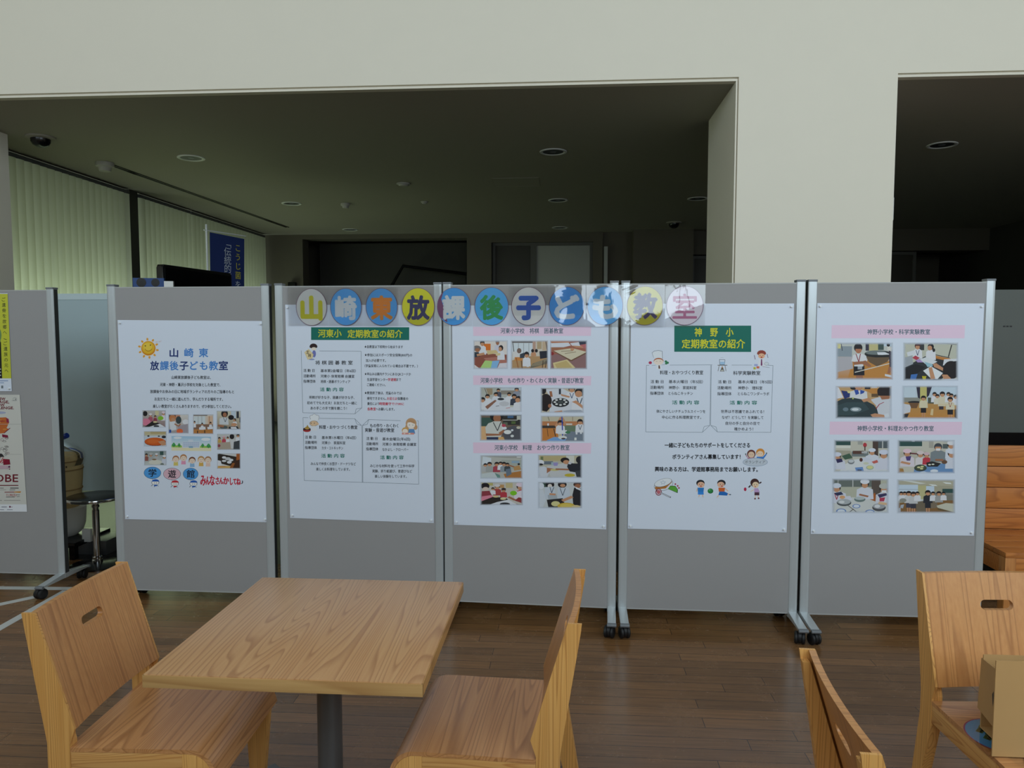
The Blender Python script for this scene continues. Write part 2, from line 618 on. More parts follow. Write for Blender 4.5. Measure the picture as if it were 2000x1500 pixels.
# vertical blinds
def blind(y0, y1, zt, label):
    o = empty('vertical_blind', (XS, (y0 + y1) / 2, zt))
    tag(o, label, 'blind', 'pale green vertical blinds along the side windows')
    box('headrail', (-0.03, 0.03, y0 - o.location.y, y1 - o.location.y, -0.04, 0.0), M_steel, o)
    s = MB()
    n = int((y1 - y0) / 0.105)
    for i in range(n):
        y = y0 + (i + 0.5) * (y1 - y0) / n - o.location.y
        a = radians(64)
        hw = 0.070
        pts = []
        for q in range(5):
            u = (q - 2) / 2 * hw
            bow = 0.026 * (1 - (q - 2) ** 2 / 4.0)
            pts.append((u * cos(a) + bow * sin(a), y + u * sin(a) - bow * cos(a)))
        vs = [(x, yy, -0.04) for x, yy in pts] + [(x, yy, 0.06 - zt) for x, yy in pts]
        s.add(vs, [(q, q + 1, 6 + q, 5 + q) for q in range(4)])
    s.build('slats', M_blind, o, smooth=True)
    return o


blind(6.15, 8.50, ZC - 0.02, 'pale green vertical blind nearest the front, left of the dark post')
blind(8.72, 9.95, ZC - 0.02, 'pale green vertical blind just right of the dark post')
blind(9.98, 12.5, ZC - 0.02, 'pale green vertical blind reaching to the far corner, behind the blue flag')

# ------------------------------------------------------------------ things on the ceiling
def make_downlight():
    o = empty('downlight')
    MB().lathe([(0.095, 0.0), (0.128, 0.0), (0.128, -0.006), (0.118, -0.010), (0.100, -0.006), (0.095, 0.0)], 40, close=False).build('trim_ring', M_white, o, smooth=True)
    MB().lathe([(0.0, -0.0010), (0.05, -0.0012), (0.097, -0.003)], 32, close=False).build('recess_shade_disc', mat_recess_shade, o, smooth=True)  # flat disc on the ceiling; the shade of a recess is put into its colour
    MB().lathe([(0.0, -0.005), (0.02, -0.0045), (0.03, -0.003), (0.03, -0.0012)], 24, close=False).build('lamp', M_cap, o, smooth=True)
    return o


mat_recess_shade = mat('painted_recess_shade', (34, 34, 33), 0.5)
DL = [(-3.61, 7.06, 'unlit round downlight nearest the blinds, front row'), (-3.56, 9.59, 'unlit round downlight in the second row, near the blinds'),
      (-3.50, 12.05, 'unlit round downlight farthest back, above the dark stair recess'), (-0.10, 7.06, 'unlit round downlight nearest the front above the middle boards'),
      (-0.07, 9.59, 'unlit round downlight in the middle of the ceiling, second row'), (-0.06, 12.05, 'unlit round downlight at the back above the pale tall door'),
      (1.69, 9.60, 'unlit round downlight beside the pillar, cut by its edge'), (3.41, 7.05, 'unlit round downlight seen through the right opening')]
dl0 = make_downlight()
for i, (x, y, lb) in enumerate(DL):
    o = dl0 if i == 0 else copy_tree(dl0)
    o.location = (x, y, ZC)
    tag(o, lb, 'ceiling light', 'recessed ceiling downlights')


def dome_camera(x, y, lb):
    o = empty('dome_camera', (x, y, ZC))
    tag(o, lb, 'camera', 'ceiling dome cameras')
    MB().lathe([(0.0, 0.0), (0.115, 0.0), (0.115, -0.012), (0.08, -0.02), (0.0, -0.02)], 32).build('base_ring', M_ceil, o, smooth=True)
    MB().lathe([(0.078, -0.02), (0.076, -0.045), (0.062, -0.07), (0.036, -0.088), (0.0, -0.094)], 32, close=False).build('dome', M_gloss, o, smooth=True)


dome_camera(-4.53, 6.23, 'dark dome security camera on the ceiling at far left')
dome_camera(1.69, 11.6, 'small dark dome camera on the ceiling near the pillar')


def detector(x, y, r, h, lb):
    o = MB().lathe([(0, 0), (r, 0), (r, -h * 0.45), (r * 0.75, -h * 0.55), (r * 0.62, -h), (0, -h)], 28).build('smoke_detector', M_det, bevel=0.002, loc=(x, y, ZC))
    tag(o, lb, 'smoke detector', 'ceiling detectors')


detector(-4.575, 7.20, 0.085, 0.085, 'white smoke detector at the near end of the ceiling slot')
detector(-2.86, 9.65, 0.06, 0.06, 'small white detector right of the second row downlight')
detector(-1.82, 8.41, 0.075, 0.03, 'flat round detector alone in the middle of the dark ceiling')
detector(-1.80, 9.58, 0.045, 0.03, 'tiny flat detector behind the flat round one')
sl = MB()
for (dx) in (-0.03, 0.012):
    sl.prism([(-4.56 + dx, 7.3), (-4.56 + dx + 0.018, 7.3), (-4.42 + dx + 0.018, 11.7), (-4.42 + dx, 11.7)], 2, ZC - 0.008, ZC)
tag(sl.build('ceiling_track', M_gloss), 'long dark double track running along the ceiling beside the blinds', 'track')
hb = MB()
for bb in ((-0.80, -0.27, 8.20, 8.21), (-0.80, -0.27, 8.66, 8.67), (-0.80, -0.79, 8.2, 8.67), (-0.28, -0.27, 8.2, 8.67)):
    hb.box(bb[0], bb[1], bb[2], bb[3], ZC - 0.004, ZC)
hb.box(-0.79, -0.28, 8.21, 8.66, ZC - 0.002, ZC)
tag(hb.build('access_hatch', M_ceil), 'square access hatch outlined in the dark ceiling', 'hatch')

# exit light on the back of the pillar's far side
ex = empty('exit_light', (2.215, 6.17, 2.45))
tag(ex, 'white box exit light projecting from behind the pillar', 'sign')
box('housing', (0.0, 0.41, -0.02, 0.06, 0.0, 0.18), M_white, ex, bevel=0.004)
box('face_plate', (0.08, 0.365, -0.026, -0.020, 0.012, 0.165), mat('exit_face', (236, 240, 236), 0.4), ex)
pg = MB()
pg.box(0.30, 0.345, -0.0275, -0.026, 0.075, 0.105)
pg.box(0.29, 0.35, -0.0275, -0.026, 0.035, 0.055)
pg.box(0.31, 0.33, -0.0275, -0.026, 0.045, 0.075)
pg.build('pictogram', mat('exit_green', (20, 70, 60), 0.5), ex)

tag(box('wall_speaker', (-4.73, -4.61, 12.48, 12.6, 2.28, 2.43), M_gloss, bevel=0.004), 'small black speaker box on the far wall beside the blinds', 'speaker')


# ------------------------------------------------------------------ mobile display boards
def make_board(width):
    """panel between two aluminium posts on wheeled feet; origin on the floor, front towards -y"""
    o = empty('display_board')
    hw = width / 2
    p = MB()
    p.box(-hw + 0.044, hw - 0.044, -0.0165, 0.0165, 0.095, 1.800)
    p.build('panel', M_panel, o)
    r = MB()
    r.box(-hw + 0.044, hw - 0.044, -0.018, 0.018, 1.800, 1.806)
    r.build('top_rail', M_rail2, o)
    r = MB()
    r.box(-hw + 0.044, hw - 0.044, -0.018, 0.018, 0.089, 0.095)
    r.build('bottom_rail', M_rail2, o)
    for s in (-1, 1):
        a, c = (s * hw, s * (hw - 0.045))
        x0, x1 = min(a, c), max(a, c)
        q = MB()
        # extruded post with a rounded nose and two shallow grooves on its face
        q.prism([(x0, -0.017), (x0 + 0.003, -0.021), (x0 + 0.012, -0.0225), (x1 - 0.012, -0.0225), (x1 - 0.003, -0.021), (x1, -0.017),
                 (x1, 0.017), (x1 - 0.003, 0.021), (x0 + 0.003, 0.021), (x0, 0.017)], 2, 0.07, 1.810)
        post = q.build('post', M_alu, o)
        k = MB()
        k.box(x0 - 0.0005, x1 + 0.0005, -0.0235, 0.0235, 1.810, 1.821)
        k.build('post_cap', M_cap, post, bevel=0.002)
        gx = s * hw
        box('side_gasket', (min(gx, gx + s * 0.0012), max(gx, gx + s * 0.0012), -0.0165, 0.0165, 0.10, 1.809), M_gasket, post)
        f = MB()
        f.prism([(-0.200, 0.070), (-0.200, 0.080), (-0.030, 0.100), (0.030, 0.100), (0.200, 0.080), (0.200, 0.070)], 0, x0 + 0.001, x1 - 0.001)
        foot = f.build('foot', M_alu, o, bevel=0.002)
        for e in (-1, 1):
            ec = MB()
            ec.prism([(e * 0.200, 0.066), (e * 0.200, 0.083), (e * 0.214, 0.080), (e * 0.218, 0.074), (e * 0.214, 0.066)], 0, x0 - 0.001, x1 + 0.001)
            ec.build('end_cap', M_cap, foot, bevel=0.001)
            xm = (x0 + x1) / 2
            ym = e * 0.184 - 0.004
            turn = radians(15 * e * s)
            cs = MB()
            cs.box(-0.008, 0.008, -0.014, 0.010, 0.03, 0.068)
            cs.lathe([(0.030, -0.008), (0.030, 0.008)], 20, (0, 0.004, 0.036), axis=0)
            ca = cs.build('caster', M_black, o, bevel=0.001, loc=(xm - (0.012 if s > 0 else 0.0), ym, 0))
            ca.rotation_euler = (0, 0, turn)
            for t in (-1, 1):
                wv = MB()
                wv.lathe([(0.012, -0.009), (0.025, -0.009), (0.0305, -0.005), (0.0315, 0.0), (0.0305, 0.005), (0.025, 0.009), (0.012, 0.009)], 24, (t * 0.0165, 0.004, 0.0315), axis=0)
                wv.build('wheel', M_black, ca, smooth=True)
    return o


BOARDS = {  # left end, right end on the floor plan
    0: (-3.93, 4.215, -3.0, 4.20), 1: (-2.53, 3.975, -1.602, 3.968), 2: (-1.568, 3.962, -0.645, 3.932),
    3: (-0.635, 3.926, 0.285, 3.876), 4: (0.302, 3.878, 1.221, 3.868), 5: (1.236, 3.864, 2.145, 3.868)}
BL = ['grey wheeled display board at far left with the yellow and the red lettered posters', 'grey wheeled display board carrying the poster with the smiling sun',
      'grey wheeled display board carrying the poster with the long green heading', 'grey wheeled display board carrying the pink headed photo poster under the banner',
      'grey wheeled display board carrying the poster with the two line green heading', 'grey wheeled display board at the right end, with eight large photos']
board = {}
proto = make_board(0.925)
for k, (xa, ya, xb, yb) in BOARDS.items():
    o = proto if k == 0 else copy_tree(proto)
    o.location = ((xa + xb) / 2, (ya + yb) / 2, 0)
    o.rotation_euler = (0, 0, math.atan2(yb - ya, xb - xa))
    if k == 5:
        o.scale = (0.983, 1, 1)
    tag(o, BL[k], 'display board', 'grey wheeled display boards')
    board[k] = o


# pale screen standing behind the gap at the left
sc = empty('partition_screen', (-3.78, 5.3, 0))
tag(sc, 'pale blue-grey partition screen standing behind the gap at the left', 'screen')
box('panel', (-0.47, 0.47, -0.012, 0.012, 0.36, 1.80), mat('pale_screen', (168, 186, 190), 0.35), sc)
fr = MB()
fr.box(-0.47, 0.47, -0.016, 0.016, 1.80, 1.845)
fr.build('top_rail', mat('pale_screen_rail', (192, 208, 210), 0.4), sc)
for s in (-1, 1):
    box('post', (s * 0.485 - 0.015, s * 0.485 + 0.015, -0.02, 0.02, 0.03, 1.845), M_alu, sc)
    box('foot', (s * 0.485 - 0.02, s * 0.485 + 0.02, -0.22, 0.22, 0.0, 0.03), M_steel, sc)
# grey board behind the bench at the right, with the dark gap below painted in
sc = empty('standing_panel', (3.55, 5.35, 0))
tag(sc, 'dark grey standing panel behind the wooden bench, at the right edge', 'panel')
box('panel', (-0.86, 0.86, -0.015, 0.015, 0.86, 1.85), mat('dim_grey_panel', (92, 96, 91), 0.6), sc)
box('base', (-0.86, 0.86, -0.02, 0.02, 0.05, 0.86), M_gloss, sc)  # black sheet put in for the shaded gap under the panel
for s in (-1, 1):
    box('foot', (s * 0.7 - 0.03, s * 0.7 + 0.03, -0.2, 0.2, 0.0, 0.05), M_steel, sc)
nm = MB()
for a in range(3):
    nm.box(-0.515 + a * 0.022, -0.50 + a * 0.022, -0.0165, -0.015, 1.593, 1.603)
nm.build('small_lettering', M_gloss, sc)


# ------------------------------------------------------------------ stool, wrapped barrel, television, flag behind the boards
so = empty('stool', (-3.115, 4.66, 0))
tag(so, 'round black topped chrome stool behind the gap at the left', 'stool')
MB().lathe([(0, 0.470), (0.155, 0.472), (0.170, 0.466), (0.172, 0.455), (0.165, 0.450), (0, 0.450)], 48).build('seat', M_gloss, so, smooth=True)
MB().lathe([(0.165, 0.448), (0.177, 0.448), (0.179, 0.456), (0.176, 0.464), (0.170, 0.467)], 48, close=False).build('seat_rim', M_chrome, so, smooth=True)
pc = MB()
pc.lathe([(0.026, 0.448), (0.026, 0.43), (0.020, 0.428), (0.020, 0.405), (0.024, 0.402), (0.024, 0.39), (0.018, 0.388), (0.018, 0.372), (0.022, 0.37), (0.022, 0.06), (0.03, 0.055), (0.03, 0.04), (0.034, 0.036), (0.034, 0.022)], 28)
pc.build('column', M_chrome, so, smooth=True)
MB().lathe([(0.034, 0.024), (0.12, 0.018), (0.165, 0.006), (0.165, 0.0), (0, 0)], 40).build('base', M_gloss, so, smooth=True)

tbm = empty('low_table', (-3.54, 4.93, 0))
tag(tbm, 'low black side table under the straw barrel', 'table')
box('tabletop', (-0.22, 0.22, -0.2, 0.2, 0.085, 0.1195), M_gloss, tbm, bevel=0.003)
for sx in (-1, 1):
    for sy in (-1, 1):
        box('leg', (sx * 0.19 - 0.02, sx * 0.19 + 0.02, sy * 0.17 - 0.02, sy * 0.17 + 0.02, 0, 0.085), M_gloss, tbm)
bas = MB().lathe([(0, 0.120), (0.09, 0.121), (0.125, 0.15), (0.142, 0.20), (0.150, 0.315), (0.147, 0.322), (0.13, 0.3245), (0, 0.3245)], 40).build('white_basin', M_white, smooth=True, loc=(-3.54, 4.93, 0))
tag(bas, 'white rounded basin holding the straw barrel', 'basin')
ba = empty('straw_barrel', (-3.54, 4.93, 0.3245))
tag(ba, 'straw coloured barrel wrapped in clear plastic, behind the left gap', 'barrel')
M_straw = mat('straw_mat', (198, 174, 122), 0.8, bump=0.5, bscale=120, vary=0.08, vscale=20)
MB().lathe([(0, 0), (0.108, 0.0), (0.118, 0.03), (0.134, 0.20), (0.140, 0.31), (0.136, 0.36), (0.128, 0.373), (0, 0.373)], 44).build('body', M_straw, ba, smooth=True)
rp = MB()
for z, r in ((0.06, 0.124), (0.13, 0.131), (0.27, 0.140), (0.33, 0.1405)):
    rp.lathe([(r - 0.002, z - 0.004), (r + 0.002, z - 0.004), (r + 0.002, z + 0.004), (r - 0.002, z + 0.004)], 40, close=False)
rp.build('rope_band', mat('straw_rope', (150, 122, 78), 0.85), ba)
mk = MB()
random.seed(3)
for z in (0.095, 0.30, 0.345):
    a = 3.9
    while a < 5.6:
        d = random.uniform(0.05, 0.12)
        r = 0.1445 if z > 0.2 else 0.1302
        mk.add([(r * cos(a), r * sin(a), z - 0.006), (r * cos(a + d), r * sin(a + d), z - 0.006), (r * cos(a + d), r * sin(a + d), z + 0.006), (r * cos(a), r * sin(a), z + 0.006)], [(0, 1, 2, 3)])
        a += d + random.uniform(0.05, 0.12)
mk.build('brush_marks', mat('brown_ink', (70, 54, 36), 0.8), ba)
MB().lathe([(0.148, 0.30), (0.158, 0.34), (0.154, 0.385), (0.115, 0.43), (0.05, 0.465), (0.018, 0.485), (0.03, 0.515), (0.045, 0.53)], 36, close=False).build('plastic_cover', M_wrap, ba, smooth=True)
rb = MB()
rb.tube([(-0.02, -0.03, 0.487), (0.03, -0.06, 0.492), (0.07, -0.075, 0.503), (0.115, -0.08, 0.520)], 0.019, 8)
rb.tube([(0.02, -0.04, 0.490), (-0.035, -0.07, 0.478), (-0.06, -0.07, 0.51), (-0.03, -0.07, 0.54), (0.01, -0.06, 0.525), (0.02, -0.04, 0.497)], 0.019, 8)
rb.lathe([(0.022, 0.470), (0.026, 0.485), (0.022, 0.50)], 20, close=False)
rb.build('blue_ribbon', mat('blue_ribbon', (24, 62, 160), 0.45), ba, smooth=True)
# flat things standing on the floor under the stool
pl = box('floor_box', (-3.40, -3.18, 4.86, 5.10, 0, 0.10), M_steel, bevel=0.004)
tag(pl, 'low grey box on the floor behind the stool', 'box')
tag(box('socket_plate', (-3.335, -3.275, 4.83, 4.858, 0.10, 0.19), M_white, bevel=0.003), 'small white socket block beside the low grey box', 'socket')

tv = empty('television', (-3.06, 6.02, 0))
tv.rotation_euler = (0, 0, radians(82))
tag(tv, 'large black television behind the sun poster board', 'television')
scr = MB()
scr.prism([(-0.46, 1.50), (0.46, 1.50), (0.46, 2.06), (0.445, 2.085), (-0.445, 2.085), (-0.46, 2.06)], 1, -0.03, 0.03)
scr.build('screen', M_gloss, tv, bevel=0.004)
box('bezel', (-0.44, 0.44, -0.0325, -0.030, 1.53, 2.06), mat('dark_screen', (6, 6, 8), 0.12), tv)
box('stand_pole', (-0.04, 0.04, 0.03, 0.08, 0.05, 1.8), M_gloss, tv)
box('stand_base', (-0.4, 0.4, -0.22, 0.3, 0.0, 0.05), M_gloss, tv, bevel=0.004)

dp = empty('picture_stand', (-3.08, 5.39, 0))
dp.rotation_euler = (0, 0, radians(12))
tag(dp, 'blue topped picture stand left of the television', 'stand')
box('picture', (-0.14, 0.08, -0.012, 0.012, 0.6, 1.964), mat('deep_blue_print', (12, 60, 120), 0.5), dp)
box('white_edge', (0.08, 0.145, -0.011, 0.011, 0.6, 1.942), M_white, dp)
for x, r in ((-0.08, 0.035), (0.02, 0.03)):
    MB().lathe([(0, -0.013), (r, -0.013)], 20, (x, 0, 1.93), axis=1, close=False).build('dark_figure', M_gloss, dp)
for s in (-0.12, 0.12):
    box('foot', (s - 0.012, s + 0.012, -0.12, 0.12, 0, 0.03), M_steel, dp)
    box('leg', (s - 0.012, s + 0.012, -0.010, 0.010, 0.03, 0.6), M_steel, dp)


# ------------------------------------------------------------------ pine table and chairs
tb = empty('cafe_table', (-0.691, 2.09, 0))
tag(tb, 'square pine table on a grey steel column', 'table')
TW, TD = 0.3525, 0.368
box('tabletop', (-TW, TW, -TD, TD, 0.667, 0.70), M_tbl, tb, bevel=0.0025)
eb = MB()
eb.box(-TW - 0.002, TW + 0.002, -TD - 0.002, -TD + 0.004, 0.6655, 0.6975)
eb.build('front_edging', M_tedge, tb, bevel=0.001)
M_tedgey = wood('table_side_edge_pine', 1, (206, 160, 100), (188, 140, 82), (150, 104, 58), rings=5, rough=0.4)
for s in (-1, 1):
    box('side_edging', (s * TW - 0.002, s * TW + 0.002, -TD - 0.001, TD, 0.6655, 0.6975), M_tedgey, tb)
MB().lathe([(0.0365, 0.05), (0.0365, 0.655)], 40).build('column', M_steel, tb, smooth=True)
MB().lathe([(0.0, 0.667), (0.11, 0.667), (0.11, 0.660), (0.05, 0.652), (0.0365, 0.652)], 32, close=False).build('top_plate', M_steel, tb, smooth=True)
for k in range(4):
    a = radians(45 + 90 * k)
    f = MB()
    d = Vector((cos(a), sin(a), 0))
    n = Vector((-sin(a), cos(a), 0))
    vs = []
    for t, h, hw in ((0.0, 0.075, 0.036), (0.47, 0.038, 0.024)):
        for sgn in (-1, 1):
            for z in (0.012, h):
                q = d * t + n * (sgn * hw)
                vs.append((q.x, q.y, z))
    f.add(vs, [(0, 1, 3, 2), (4, 6, 7, 5), (0, 4, 5, 1), (2, 3, 7, 6), (1, 5, 7, 3), (0, 2, 6, 4)])
    ft = f.build('foot', M_steel, tb, bevel=0.003)
    MB().lathe([(0.018, 0.0), (0.018, 0.012)], 16, tuple(d * 0.44)).build('glide', M_black, ft)


def backrest_mesh():
    """curved plywood back with a stadium shaped hand slot"""
    outer, W, z0, z1 = [], 0.2195, 0.468, 0.793
    N = 26
    for i in range(N + 1):
        outer.append((-W + 2 * W * i / N, z0))
    for i in range(1, 9):
        outer.append((W, z0 + (z1 - z0) * i / 8))
    for i in range(1, N + 1):
        outer.append((W - 2 * W * i / N, z1))
    for i in range(1, 8):
        outer.append((-W, z1 - (z1 - z0) * i / 8))
    cz, hw, r = 0.698, 0.036, 0.0150
    inner = []
    for i in range(9):
        a = -pi / 2 + pi * i / 8
        inner.append((hw + r * cos(a), cz + r * sin(a)))
    for i in range(9):
        a = pi / 2 + pi * i / 8
        inner.append((-hw + r * cos(a), cz + r * sin(a)))
    bm = bmesh.new()
    es = []
    for loop in (outer, inner):
        vs = [bm.verts.new((x, 0, z)) for x, z in loop]
        for i in range(len(vs)):
            es.append(bm.edges.new((vs[i], vs[(i + 1) % len(vs)])))
    bmesh.ops.triangle_fill(bm, use_beauty=True, use_dissolve=False, edges=es)
    for z in (0.52, 0.575, 0.63, 0.68, 0.72, 0.75):
        bmesh.ops.bisect_plane(bm, geom=bm.verts[:] + bm.edges[:] + bm.faces[:], plane_co=(0, 0, z), plane_no=(0, 0, 1))
    for i in range(1, 16):
        bmesh.ops.bisect_plane(bm, geom=bm.verts[:] + bm.edges[:] + bm.faces[:], plane_co=(-W + 2 * W * i / 16, 0, 0), plane_no=(1, 0, 0))
    ret = bmesh.ops.extrude_face_region(bm, geom=bm.faces[:])
    th = 0.016
    for v in ret['geom']:
        if isinstance(v, bmesh.types.BMVert):
            v.co.y += th
    for v in bm.verts:
        lean = 0.183 + (v.co.z - 0.468) * 0.30
        bow = 0.013 * (1 - (v.co.x / W) ** 2)
        v.co.y += lean + bow
    bmesh.ops.recalc_face_normals(bm, faces=bm.faces)
    me = bpy.data.meshes.new('backrest')
    bm.to_mesh(me)
    bm.free()
    for p in me.polygons:
        p.use_smooth = True
    me.set_sharp_from_angle(angle=radians(35))
    return me


def make_chair():
    """chair facing -y, origin on the floor under the seat"""
    o = empty('dining_chair')
    W = 0.2275
    top = 0.418
    prof = [(0.198, top), (0.0, top), (-0.10, top)]
    R = 0.075
    for i in range(1, 9):
        a = radians(10.5 * i)
        prof.append((-0.13 - R * sin(a), top - R * (1 - cos(a))))
    prof.append((-0.212, 0.325))
    inner = [(y + (0.013 if i > 8 else 0.0), z - 0.012) for i, (y, z) in enumerate(prof[:3])]
    for i in range(1, 9):
        a = radians(10.5 * i)
        inner.append((-0.13 - (R - 0.012) * sin(a), top - 0.012 - (R - 0.012) * (1 - cos(a))))
    inner.append((-0.200, 0.325))
    s = MB()
    n = len(prof)
    vs = []
    for x in (-W, W):
        vs += [(x, y, z) for y, z in prof] + [(x, y, z) for y, z in inner]
    m = 2 * n
    fs = []
    for i in range(n - 1):
        fs.append((i, i + 1, m + i + 1, m + i))
        fs.append((n + i, m + n + i, m + n + i + 1, n + i + 1))
        for b in (0, m):
            fs.append((b + i, b + n + i, b + n + i + 1, b + i + 1))
    fs.append((0, m, m + n, n))
    fs.append((n - 1, 2 * n - 1, m + 2 * n - 1, m + n - 1))
    s.add(vs, fs)
    s.build('seat', M_seat, o, smooth=True)
    br = bpy.data.objects.new('backrest', backrest_mesh())
    br.data.materials.append(M_back)
    COL.objects.link(br)
    br.parent = o
    for sx in (-1, 1):
        xa, xb = sorted((sx * W, sx * (W - 0.032)))
        # rear leg and stile in one bent piece; its outer lip covers the end of the backrest
        xi = sx * (W - 0.0075)
        q = MB()
        x1_, x2_ = sorted((sx * W, xi))
        q.prism([(0.285, 0.0), (0.320, 0.0), (0.262, 0.36), (0.262, 0.43), (0.318, 0.7935), (0.281, 0.7935), (0.1835, 0.470), (0.1985, 0.425), (0.1985, 0.34)], 0, x1_, x2_)
        x1_, x2_ = sorted((xi, sx * (W - 0.032)))
        q.prism([(0.285, 0.0), (0.320, 0.0), (0.262, 0.36), (0.262, 0.43), (0.316, 0.772), (0.2985, 0.772), (0.208, 0.470), (0.1985, 0.43), (0.1985, 0.34)], 0, x1_, x2_)
        q.build('rear_leg', M_leg, o)
        # front leg, rounded top following the seat
        pts = [(-0.165, 0.0), (-0.130, 0.0), (-0.112, 0.345), (-0.112, top - 0.0125)]
        for i in range(0, 8):
            a = radians(10.5 * i)
            pts.append((-0.13 - (R - 0.0125) * sin(a), top - 0.0125 - (R - 0.0125) * (1 - cos(a))))
        pts.append((-0.196, 0.335))
        MB().prism(pts, 0, xa, xb).build('front_leg', M_leg, o, bevel=0.0015)
        xa2, xb2 = sorted((sx * (W - 0.001), sx * (W - 0.026)))
        MB().box(xa2, xb2, -0.112, 0.198, 0.350, top - 0.0125).build('side_rail', M_rail, o, bevel=0.001)
    MB().box(-W + 0.032, W - 0.032, 0.1985, 0.225, 0.345, top - 0.014).build('rear_rail', M_seat, o, bevel=0.001)
    MB().box(-W + 0.032, W - 0.032, -0.140, -0.118, 0.350, top - 0.013).build('front_rail', M_seat, o, bevel=0.001)
    return o


CH = [((-1.151, 2.092), 92, 'pine chair left of the table, its back with a hand slot facing it'),
      ((-0.253, 2.125), -93, 'pine chair tucked at the right side of the table, seen edge on'),
      ((0.872, 1.525), 86, 'pine chair at the bottom edge, only the top of its back showing'),
      ((1.378, 2.10), 3, 'pine chair at the right edge with the cardboard box on its seat')]
ch0 = make_chair()
for i, ((x, y), a, lb) in enumerate(CH):
    o = ch0 if i == 0 else copy_tree(ch0)
    o.location = (x, y, 0)
    o.rotation_euler = (0, 0, radians(a))
    tag(o, lb, 'chair', 'pine dining chairs')

# ------------------------------------------------------------------ cedar bench at the right
bn = empty('bench', (3.25, 4.25, 0))
tag(bn, 'reddish cedar bench with a high plank back at the right edge', 'bench')
BW = 0.91
for i in range(5):
    z = 0.892 - 0.1245 * (i + 1)
    MB().box(-BW, BW, 0.235, 0.265, z + 0.0025, z + 0.1225).build('back_plank', M_bench, bn, bevel=0.002)
for i in range(4):
    y = -0.255 + i * 0.122
    MB().box(-BW, BW, y + 0.001, y + 0.119, 0.365, 0.392).build('seat_plank', M_bench, bn, bevel=0.002)
for s in (-1, 1):
    xa, xb = sorted((s * BW, s * (BW - 0.055)))
    MB().box(xa, xb, -0.253, -0.195, 0, 0.364).build('leg', M_benchleg, bn, bevel=0.002)
    MB().box(xa, xb, 0.267, 0.312, 0, 0.85).build('leg', M_benchleg, bn, bevel=0.002)
    xa, xb = sorted((s * (BW - 0.003), s * (BW - 0.04)))
    MB().box(xa, xb, -0.194, 0.266, 0.27, 0.362).build('end_rail', M_bench, bn, bevel=0.002)
MB().box(-BW + 0.056, BW - 0.056, -0.250, -0.222, 0.285, 0.363).build('front_rail', M_bench, bn, bevel=0.002)

# ------------------------------------------------------------------ floor tape
def tape(p0, p1, wd, lb):
    a, c = Vector((p0[0], p0[1], 0)), Vector((p1[0], p1[1], 0))
    d = (c - a).normalized()
    n = Vector((-d.y, d.x, 0)) * wd / 2
    o = MB().prism([tuple((a - n)[:2]), tuple((c - n)[:2]), tuple((c + n)[:2]), tuple((a + n)[:2])], 2, 0.0002, 0.0012).build('floor_tape', M_tape)
    tag(o, lb, 'tape', 'white marking tape on the floor')


tape((-4.6, 4.13), (-2.86, 4.20), 0.05, 'white floor tape running along under the left board')
tape((-4.05, 2.98), (-3.06, 4.085), 0.05, 'white floor tape slanting towards the left board caster')
tape((-2.93, 3.20), (-2.985, 4.16), 0.05, 'white floor tape strip beside the left chair back')

# ------------------------------------------------------------------ things on the right chair
bx = empty('cardboard_box', (1.148, 1.98, 0.4230))
tag(bx, 'open cardboard box standing on the right chair', 'box')
T = 0.004
b = MB()
b.box(0.0, 0.27, 0.0, T, 0.0, 0.262)
b.box(0.27 - T, 0.27, T, 0.15, 0.0, 0.240)
b.box(0.05, 0.27 - T, 0.146, 0.15, 0.0, 0.215)
b.box(0.05, 0.27 - T, T, 0.146, 0.0, T)
b.build('carton', M_card, bx)
fl = MB()
o5 = [(0.004, 0.0045, 0.076), (0.004, 0.0045, 0.236), (0.057, 0.17, 0.196), (0.052, 0.17, 0.048)]
fl.add(o5 + [(x + T, y, z) for x, y, z in o5], [(0, 1, 2, 3), (7, 6, 5, 4)] + [(i, (i + 1) % 4, 4 + (i + 1) % 4, 4 + i) for i in range(4)])
fp = fl.build('side_flap', M_card, bx)
cut = MB()
cut.add([(0.0056, 0.010, 0.150), (0.0076, 0.017, 0.128), (0.0105, 0.027, 0.158), (0.0076, 0.016, 0.172)], [(0, 1, 2, 3)])
cut.v = [(x - 0.0016, y, z) for x, y, z in cut.v]
cut.build('slot_cut', M_dark, fp)
o_box = bpy.data.objects['cardboard_box']


# ------------------------------------------------------------------ printing: shapes of ink on sheets
_fc = bpy.data.curves.new('type_setter', 'FONT')
_fc.resolution_u = 2
_fo = bpy.data.objects.new('type_setter', _fc)
COL.objects.link(_fo)
_cache = {}


def glyphs(s):
    if s not in _cache:
        _fc.body = s
        bpy.context.view_layer.update()
        e = _fo.evaluated_get(bpy.context.evaluated_depsgraph_get())
        m = e.to_mesh()
        vs = [(v.co.x, v.co.y) for v in m.vertices]
        fs = [tuple(p.vertices) for p in m.polygons]
        e.to_mesh_clear()
        xs = [v[0] for v in vs] or [0, 1]
        ys = [v[1] for v in vs] or [0, 1]
        _cache[s] = (vs, fs, min(xs), max(xs), min(ys), max(ys))
    return _cache[s]


PAPER = 0.86


def ink(c, a=1.0):
    return (s2l(c[0]) * PAPER, s2l(c[1]) * PAPER, s2l(c[2]) * PAPER, a)


BLK, RED, GRN, NAV, BLU = (24, 28, 36), (206, 30, 64), (0, 112, 96), (24, 52, 120), (74, 140, 214)


